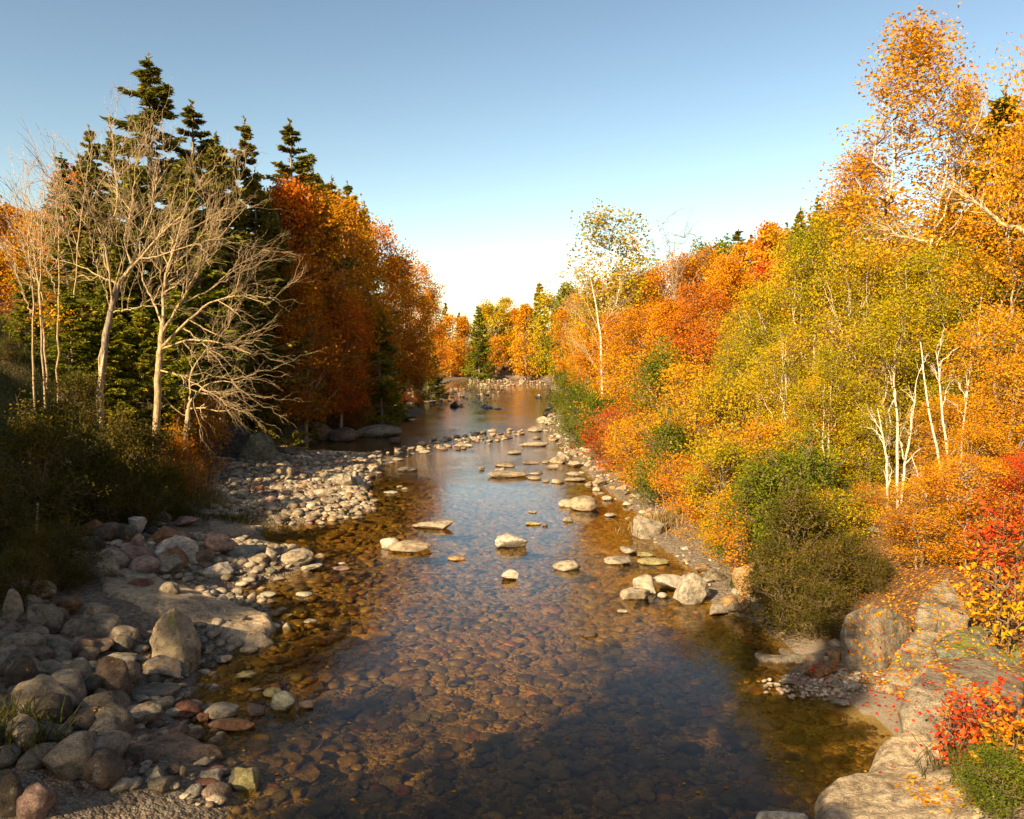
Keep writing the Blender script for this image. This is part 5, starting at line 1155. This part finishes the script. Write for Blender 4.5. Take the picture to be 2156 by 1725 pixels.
limb_tree('bare_tree', 'second bare tree with a tan trunk and long arms reaching right over the bank', 35.5, [
 [(322,905,0,.20),(330,820,0,.19),(336,760,0,.18),(342,720,0,.17),(347,680,0,.15)],
 [(347,690,0,.13),(350,620,.2,.11),(362,560,.3,.09),(385,500,.5,.06),(405,430,.7,.03),(410,380,.9,.015)],
 [(345,700,0,.12),(385,640,-.4,.09),(430,560,-.8,.06),(470,500,-1.1,.035),(530,430,-1.4,.015)],
 [(340,735,0,.12),(385,690,-.6,.10),(440,640,-1.2,.07),(500,620,-1.6,.04),(565,640,-2,.015)],
 [(342,735,0,.09),(400,715,-.7,.07),(460,720,-1.4,.05),(530,745,-2,.02)],
 [(347,690,0,.08),(330,640,.8,.07),(310,600,1.3,.05),(300,540,1.6,.03),(310,470,2,.015)],
 [(350,620,.2,.06),(345,560,-.4,.05),(335,480,-.9,.04),(325,420,-1.2,.015)],
 [(385,640,-.4,.06),(450,610,-.2,.05),(500,560,.2,.03),(555,540,.4,.014)],
 [(338,780,0,.07),(380,790,-.8,.05),(430,820,-1.4,.035),(480,850,-1.8,.015)],
 [(385,690,-.6,.05),(430,720,-.9,.04),(470,770,-1.2,.025),(500,820,-1.6,.012)],
 [(362,560,.3,.05),(400,540,0,.04),(440,480,-.3,.03),(460,420,-.5,.014)]], bz, 'pale', 302, 560, 1.05)
bz = H1(X(385, 37), 37)
limb_tree('bare_tree', 'short leaning bare trunk with drooping twigs above the gravel bar', 37, [
 [(380,950,0,.22),(390,890,0,.15),(398,850,0,.12)],
 [(398,850,0,.09),(430,810,-.3,.06),(480,800,-.7,.03),(520,830,-1,.012)],
 [(398,850,0,.08),(400,790,.3,.06),(430,740,.5,.03),(470,700,.7,.012)],
 [(398,860,0,.07),(430,860,-.4,.05),(470,870,-.9,.03),(505,850,-1.2,.012)],
 [(392,880,0,.05),(350,850,-.3,.04),(330,870,-.6,.012)]], bz, 'pale', 303, 190, .8)
stems = [(68, 820, 72, 470, 28, 'thin pale stem farthest left, with a second arm'), (92, 790, 105, 440, 30, 'pale stem among orange leaves at the left'), (118, 800, 135, 400, 31, 'pale stem right of the orange leaves'),
         (200, 800, 290, 480, 33, 'slender pale stem leaning right behind the split trunk'), 
         (100, 770, 60, 380, 33, 'grey thin tree with twigs fanning into the sky at the left'), (150, 740, 215, 300, 40, 'grey bare crown left of the spruces')]
for i, (bx, by, tx, ty, y0, lab) in enumerate(stems):
    bz = H1(X(bx, y0), y0); mx = (bx + tx) / 2 + (-8 if i % 2 else 8)
    fan = [[((bx*(1-f)+tx*f), by*(1-f)+ty*f, 0, .028), ((bx*(1-f)+tx*f)+dx*.5, (by*(1-f)+ty*f)-50, dz*.5, .018), ((bx*(1-f)+tx*f)+dx, (by*(1-f)+ty*f)-dy, dz, .010)] for f, dx, dy, dz in
           [(.45, -28, 95, .6), (.6, 28, 105, -.6), (.75, -20, 95, -.5), (.86, 16, 80, .3)]]
    limb_tree('bare_tree', lab, y0, [[(bx, by, 0, .055), (bx*.7+mx*.3, by*.7+(by+ty)/2*.3, 0, .048), (mx, (by+ty)/2, .1, .036), (tx, ty, .2, .014)]] + fan, bz, 'pale', 310 + i, 60, .7, (bx + 15, by - 130, 22, 120, 'orange') if i in (1, 2) else None)
limb_tree('bare_tree', 'pale slender bare tree leaning over the orange shrubs of the right bank', 52, [
 [(1270,808,0,.10),(1267,740,0,.09),(1258,670,0,.07),(1246,600,0,.045),(1232,550,0,.015)],
 [(1266,740,0,.06),(1240,690,-.3,.045),(1205,650,-.6,.03),(1165,615,-.8,.012)], [(1262,785,0,.05),(1235,740,-.3,.04),(1210,690,-.6,.012)],
 [(1262,700,0,.05),(1235,640,.3,.035),(1200,590,.5,.012)], [(1262,700,0,.04),(1290,650,.3,.03),(1310,590,.4,.012)]], H1(X(1270, 52), 52), 'birch', 340, 200, .9)
limb_tree('birch', 'clump of white birch stems leaning apart above the leafy slope', 22, [
 [(2018,1125,0,.05),(2000,1030,0,.045),(1975,930,.1,.04),(1950,830,.2,.03),(1935,720,.3,.02)], [(2022,1120,.1,.07),(2008,1000,.1,.06),(1992,900,0,.05),(1978,800,0,.035),(1968,740,0,.01)],
 [(2026,1120,.2,.07),(2030,1000,.3,.06),(2032,900,.4,.045),(2040,800,.5,.015)], [(2035,1120,.1,.07),(2058,1020,.2,.06),(2066,920,.3,.02)], [(2010,1110,-.1,.07),(1960,1050,-.2,.05),(1925,960,-.3,.02)]],
 H1(X(2018, 22), 22), 'birch', 350, 60, .3, bb='birch')
limb_tree('birch', 'pair of thin white birch stems left of the white clump', 24, [
 [(1900,1090,0,.06),(1896,980,0,.055),(1893,880,.1,.04),(1880,790,.2,.02)], [(1905,1085,.1,.07),(1912,980,.1,.06),(1925,880,.1,.04),(1930,800,.2,.015)], [(1880,1080,.3,.06),(1872,960,.3,.05),(1850,860,.3,.02)]],
 H1(X(1900, 24), 24), 'birch', 351, 50, .36, bb='birch')
# bare twigs standing in front of the right bank: long lichen covered branch
def bough(name, label, pts, rad, bark, cat_):
    P = np.array([[X(p[0], p[2]), p[2], ZT(p[1], p[2])] for p in pts]); t = np.linspace(0, 1, len(P)); tt = np.linspace(0, 1, 14)
    P2 = np.stack([np.interp(tt, t, P[:, i]) for i in range(3)], 1); P2[1:-1] += rng.normal(size=(12, 3)) * .03
    parts = [tubes(P2[None], np.linspace(rad, rad * .3, 14)[None], 6)]
    a = P2[rng.integers(2, 14, 26)]; b = a + (unit(26) + (P2[-1] - P2[0]) / np.linalg.norm(P2[-1] - P2[0])) * rng.uniform(.2, .7, 26)[:, None]
    parts.append(tubes(curve(a, b, 5, .05, .05), np.tile(np.linspace(rad * .3, .004, 5), (26, 1)), 3))
    V, Q = cat(parts); o = link(name, mk_mesh(name, V - P2[0], Q, BM[bark]), loc=P2[0]); tag(o, label, cat_); return o
bough('dead_branch', 'long pale lichen covered dead branch crossing the dark hemlock at the right', [(2165,500,22),(2090,465,22.5),(2040,430,23),(2005,400,23.5)], .07, 'pale', 'branch')
bough('dead_branch', 'shorter pale dead branch below the long lichen covered one', [(1940,510,24),(1880,495,24.3),(1850,480,24.6)], .045, 'pale', 'branch')

# ---- grass
def blades(P, hgt, lean, seed):
    r = np.random.default_rng(seed); n = len(P); a = r.uniform(0, 6.28, n); h = hgt * r.uniform(.5, 1.3, n); l = lean * r.uniform(.2, 1.3, n) * h
    d = np.stack([np.cos(a), np.sin(a), a * 0], 1); w = np.stack([-np.sin(a), np.cos(a), a * 0], 1) * (.006 + .004 * r.uniform(size=n))[:, None] * (1 + .6 * (hgt > .5))
    up = np.array([0, 0, 1.])
    p1 = P + d * (l * .35)[:, None] + up * (h * .6)[:, None]; p2 = P + d * l[:, None] + up * (h * .93)[:, None]
    V = np.stack([P - w, P + w, p1 + w, p1 - w, p2 + w * .3, p2 - w * .3], 1).reshape(-1, 3); i = np.arange(n)[:, None] * 6
    Q = np.concatenate([i + [0, 1, 2, 3], i + [3, 2, 4, 5]]); return V, Q, np.repeat(np.clip(r.normal(.5, .25, n), 0, 1), 6)
g = []
n = 60000; yy = rng.uniform(13, 44, n); xx = rng.uniform(-32, -9, n); ff = np.interp(yy, FOOT[:, 1], FOOT[:, 0])
k = (xx < ff + rng.normal(0, .5, n)) & (rng.uniform(size=n) < .3 + .7 * (vn(np.stack([xx, yy, yy * 0], 1) * .8, 2) > -.1)) & (1078 + xx / yy * F > -60) & ((xx / yy * F + 1078 < 60) | (yy > 24)); xx, yy = xx[k], yy[k]
V, Q, r_ = blades(np.stack([xx, yy, height(xx, yy) - .03], 1), .5, .8, 1)
tag(link('slope_grass', mk_mesh('slope_grass', V, Q, LM['blade'], False, attr=r_)), 'dark grass and weeds covering the steep left slope', 'grass', kind='stuff')
def tuft(px, py, n, rad, h, pal, label, lean=.45, seed=5):
    c = hitT(px, py); r = np.random.default_rng(seed); P = r.normal(size=(n, 3)) * [rad, rad, 0]; xx, yy = P[:, 0] + c[0], P[:, 1] + c[1]
    P[:, 2] = height(xx, yy) - c[2] - .02; V, Q, q = blades(P, h, lean, seed)
    tag(link('grass_tuft', mk_mesh('grass_tuft', V, Q, LM[pal], False, attr=q), loc=c), label, 'grass tuft')
tuft(392, 1058, 900, .38, 1.5, 'straw', 'tall dry straw coloured grass tuft at the head of the gravel bar', .4, 5)
tuft(440, 1065, 350, .3, .6, 'straw', 'short dry grass right of the tall tuft', .6, 6)
tuft(520, 1100, 700, .8, .28, 'blade', 'low green grass on the sand by the dark pool', .7, 7)
tuft(365, 1090, 600, .6, .4, 'blade', 'green grass around the pink rock above the riprap', .7, 8)
tuft(1560, 1235, 160, .15, .35, 'blade', 'small green grass tuft between the white bank rocks', .6, 9)
tuft(2110, 1640, 900, .5, .5, 'blade', 'green grass in the bottom right corner', .8, 10)
tuft(1375, 1110, 500, .45, .55, 'straw', 'yellow grass by the pyramid shaped boulder', .7, 11)
tuft(10, 1590, 500, .4, .55, 'blade', 'dark grass at the lower left edge', .9, 12)
tuft(1690, 1130, 300, .3, .8, 'straw', 'dry grass stalks standing over the dark shrubs', .5, 13)
# rusty stake on the left slope
c = hitT(75, 1130); V, Q = tubes(np.array([[[0, 0, -.1], [.05, 0, .4], [.11, 0, .95]]]), np.array([[.03, .028, .024]]), 6)
V2, Q2 = tubes(np.array([[[.11, 0, .93], [.112, 0, .96], [.113, 0, .99]]]), np.array([[.038, .040, .01]]), 8); V, Q = cat([(V, Q), (V2, Q2)])
tag(link('wooden_stake', mk_mesh('wooden_stake', V, Q, BM['bare']), loc=c), 'weathered reddish stake leaning on the dark left slope', 'stake')
# ---- blue and white sign seen through the leaves
def flat_mat(name, c, rough=.5):
    m, nt, out = newmat(name); p = N(nt, 'ShaderNodeBsdfPrincipled'); p.inputs['Base Color'].default_value = (*c, 1); p.inputs['Roughness'].default_value = rough
    tc = N(nt, 'ShaderNodeTexCoord'); nt.links.new(mixc(nt, 'MULTIPLY', .5, c, ramp(nt, noise(nt, tc.outputs['Object'], 5, 4), [(.3, (.7,.7,.7)), (.7, (1.1,1.1,1.1))])), p.inputs['Base Color'])
    nt.links.new(p.outputs[0], out.inputs[0]); return m
yS = 29.0; sx, szz = X(1971, yS), ZT(771, yS); zg = H1(sx, yS)
e = bpy.data.objects.new('road_sign', None); col.objects.link(e); e.location = (sx, yS, zg); tag(e, 'small blue and white sign showing through the leaves at the right', 'sign')
def boxm(name, c, d, mat, parent, bev=.004):
    bm = bmesh.new(); bmesh.ops.create_cube(bm, size=1); bmesh.ops.scale(bm, vec=d, verts=bm.verts); bmesh.ops.translate(bm, vec=c, verts=bm.verts)
    bmesh.ops.bevel(bm, geom=bm.edges[:], offset=bev, segments=1, affect='EDGES'); me = bpy.data.meshes.new(name); bm.to_mesh(me); bm.free(); me.materials.append(mat); return link(name, me, parent)
boxm('sign_panel', (0, 0, szz - zg), (.5, .012, .36), flat_mat('white_sign_paint', (.8, .8, .82)), e)
boxm('sign_border', (.2, -.009, szz - zg), (.08, .006, .36), flat_mat('blue_sign_paint', (.05, .09, .6)), e, .001)
boxm('sign_post', (0, .03, (szz - zg) / 2), (.05, .04, szz - zg), flat_mat('grey_steel', (.3, .3, .3), .4), e)
# ---- road on the left hill with its kerb side sheet
rp = []
for y in np.arange(26, 80, 3.): 
    x0 = X(-60, y) if y > 60 else np.interp(y, FOOT[:, 1], FOOT[:, 0]) - 12.0
    rp.append((x0, y))
Vr = []; 
for x0, y in rp: Vr += [(x0 - 6, y, H1(x0 - 6, y) + .25), (x0 - .5, y, H1(x0 - .5, y) + .25)]
tag(link('road', mk_mesh('road', Vr, [[2*i, 2*i+1, 2*i+3, 2*i+2] for i in range(len(rp)-1)], flat_mat('asphalt', (.05, .052, .06), .8))), kind='structure')

# ---- trees behind and left of the viewpoint, whose shade lies over the bottom of the picture
for i, (x, y, h, k) in enumerate([(-10.4, -4.4, 16, 'hemlock0'), (-15, -6, 14.5, 'hemlock1'), (-14.5, -4.5, 12, 'mid2'), (-21.5, -2, 4.6, 'mid0'), (-22, 2, 3.6, 'mid1'), (-22, 9, 3.4, 'hemlock0'), (-22.5, 13, 3.2, 'hemlock1'), (-23.5, 17, 3.0, 'hemlock0'), (-21.5, -6.5, 5.5, 'mid2')]):
    plant(k, 0, y, 0, 'hemlock' if 'hem' in k else 'rust', 'tree outside the picture, left of and behind the viewpoint, shading the near bank', DE, 'trees beside the viewpoint', 1.0, x=x, hh=h)

# ---- fallen leaves on rocks, sand and the leafy slope
BVs, BFs, off = [], [], 0
for v, f in zip(BV, BF):
    BVs.append(v); BFs.extend([tuple(int(a) + off for a in q) for q in f] if len(f) < 60000 else []); off += len(v)
gsel = [tuple(int(a) + off for a in q) for q in Q0[(np.abs(V0[Q0[:, 0], 0]) < 30) & (V0[Q0[:, 0], 1] < 75) & (V0[Q0[:, 0], 1] > 8)]]; BVs.append(V0)
bv = BVHTree.FromPolygons([tuple(p) for p in np.concatenate(BVs)], BFs + gsel)
def litter(xx, yy, size, pal, label, seed, minz=.02):
    P, Nn = [], []
    for x, y in zip(xx, yy):
        h_ = bv.ray_cast(Vector((x, y, 30)), Vector((0, 0, -1)))
        if h_[0] is None: continue
        if h_[0].z < minz:
            if minz > 0: continue
        P.append(h_[0]); Nn.append(h_[1])
    P = np.array(P); Nn = np.array(Nn); n = len(P); Nn = Nn * np.sign(Nn[:, 2:3] + 1e-6) + unit(n) * .28; Nn /= np.linalg.norm(Nn, axis=1, keepdims=True)
    d = np.cross(Nn, unit(n)); d /= np.linalg.norm(d, axis=1, keepdims=True); w = np.cross(Nn, d); s = size * rng.uniform(.6, 1.3, n)[:, None]
    C = P + Nn * .02
    V = np.stack([C - d * s * .5, C + w * s * .35 + Nn * s * .12, C + d * s * .5, C - w * s * .35 + Nn * s * .12], 1).reshape(-1, 3)
    tag(link('fallen_leaves', mk_mesh('fallen_leaves', V, np.arange(n * 4).reshape(n, 4), LM[pal], False, attr=np.repeat(rng.uniform(0, 1, n), 4))), label, 'fallen leaves', kind='stuff')
n = 15000; yy = rng.uniform(11, 30, n); sd0 = np.interp(yy, RE[:, 1], RE[:, 0]); xx = sd0 + .9 + rng.uniform(0, 1, n) ** 1.3 * 8
k = vn(np.stack([xx, yy, yy * 0], 1) * .9, 12) > -.35; litter(xx[k], yy[k], .075, 'orange', 'orange leaves fallen over the rocks and slope of the right bank', 1, .12)
n = 520; c = hit(1850, 1480, .1); litter(c[0] + rng.normal(0, .9, n), c[1] + rng.normal(0, 1.3, n), .07, 'red', 'red and pink leaves scattered on the sand of the right cove', 2, .03)
n = 9000; yy = rng.uniform(42, 74, n); sdl = np.interp(yy, LE[:, 1], LE[:, 0]); xx = sdl - rng.uniform(-.5, 7, n); k = vn(np.stack([xx, yy, yy * 0], 1) * .5, 14) > -.2
litter(xx[k], yy[k], .13, 'orange', 'orange leaves lying on the dark ledges of the left bank', 3, .25)
n = 1500; yy = rng.uniform(13, 40, n); sdl = np.interp(yy, LE[:, 1], LE[:, 0]); xx = sdl - rng.uniform(0, 6, n); litter(xx, yy, .06, 'orange', 'scattered leaves among the stones of the left bank', 4, .05)
# leaves floating or resting in the shallows
n = 260; yy = 10.5 + 20 * rng.uniform(size=n) ** 1.5; xl = np.interp(yy, LE[:, 1], LE[:, 0]); xr = np.interp(yy, RE[:, 1], RE[:, 0]); f = rng.beta(.45, .45, n); xx = xl + (xr - xl) * f
P = np.stack([xx, yy, np.full(n, .012)], 1); P = P[poly_sd(xx, yy, POLY) < -.05]; n = len(P); a = rng.uniform(0, 6.28, n); s = .035 * rng.uniform(.6, 1.4, n)[:, None]
d = np.stack([np.cos(a), np.sin(a), a * 0], 1); w = np.stack([-np.sin(a), np.cos(a), a * 0], 1); V = np.stack([P - d * s, P + w * s * .8, P + d * s, P - w * s * .8], 1).reshape(-1, 3)
tag(link('floating_leaves', mk_mesh('floating_leaves', V, np.arange(n * 4).reshape(n, 4), LM['orange'], False, attr=np.repeat(rng.uniform(0, 1, n), 4))), 'small autumn leaves floating on the shallow water', 'floating leaves', kind='stuff')

# ------------------------------------------------------------------ light
w = bpy.data.worlds.new('World'); scn.world = w; w.use_nodes = True; nt = w.node_tree; nt.nodes.clear()
EL, AZ = 31.0, 219.0      # sun height; compass bearing (from +Y, clockwise) - behind the left shoulder
sky = nt.nodes.new('ShaderNodeTexSky'); sky.sky_type = 'NISHITA'; sky.sun_disc = False; sky.sun_elevation = R(EL); sky.sun_rotation = R(AZ)
sky.air_density = 1.0; sky.dust_density = 1.2; sky.ozone_density = .8; sky.altitude = 300
bg = nt.nodes.new('ShaderNodeBackground'); bg.inputs[1].default_value = .084; 
def vmul(a, k): 
    n = nt.nodes.new('ShaderNodeVectorMath'); n.operation = 'MULTIPLY'; nt.links.new(a, n.inputs[0]); n.inputs[1].default_value = k; return n.outputs[0]
gm_ = nt.nodes.new('ShaderNodeGamma'); nt.links.new(vmul(sky.outputs[0], (.25,) * 3), gm_.inputs[0]); gm_.inputs[1].default_value = 1.35
nt.links.new(vmul(gm_.outputs[0], (4.45, 3.85, 2.95)), bg.inputs[0])
wo = nt.nodes.new('ShaderNodeOutputWorld'); nt.links.new(bg.outputs[0], wo.inputs[0])
sun = bpy.data.lights.new('sun', 'SUN'); sun.energy = 5; sun.angle = R(.55); sun.color = (1, .78, .47)
so = bpy.data.objects.new('sun', sun); col.objects.link(so); so.location = (-30, -20, 40)
to_sun = Vector((math.sin(R(AZ)) * math.cos(R(EL)), math.cos(R(AZ)) * math.cos(R(EL)), math.sin(R(EL))))
so.rotation_euler = to_sun.to_track_quat('Z', 'Y').to_euler()
vs = scn.view_settings; scn.display_settings.display_device = 'sRGB'
vs.view_transform = 'Standard'; vs.look = 'None'; vs.exposure = 1.42; vs.gamma = 1; vs.use_curve_mapping = False
cy = scn.cycles; cy.max_bounces = 6; cy.diffuse_bounces = 2; cy.glossy_bounces = 2; cy.transmission_bounces = 3; cy.transparent_max_bounces = 8
cy.caustics_reflective = False; cy.caustics_refractive = False; cy.use_denoising = True; cy.use_adaptive_sampling = True; cy.adaptive_threshold = .02; cy.sample_clamp_indirect = 4
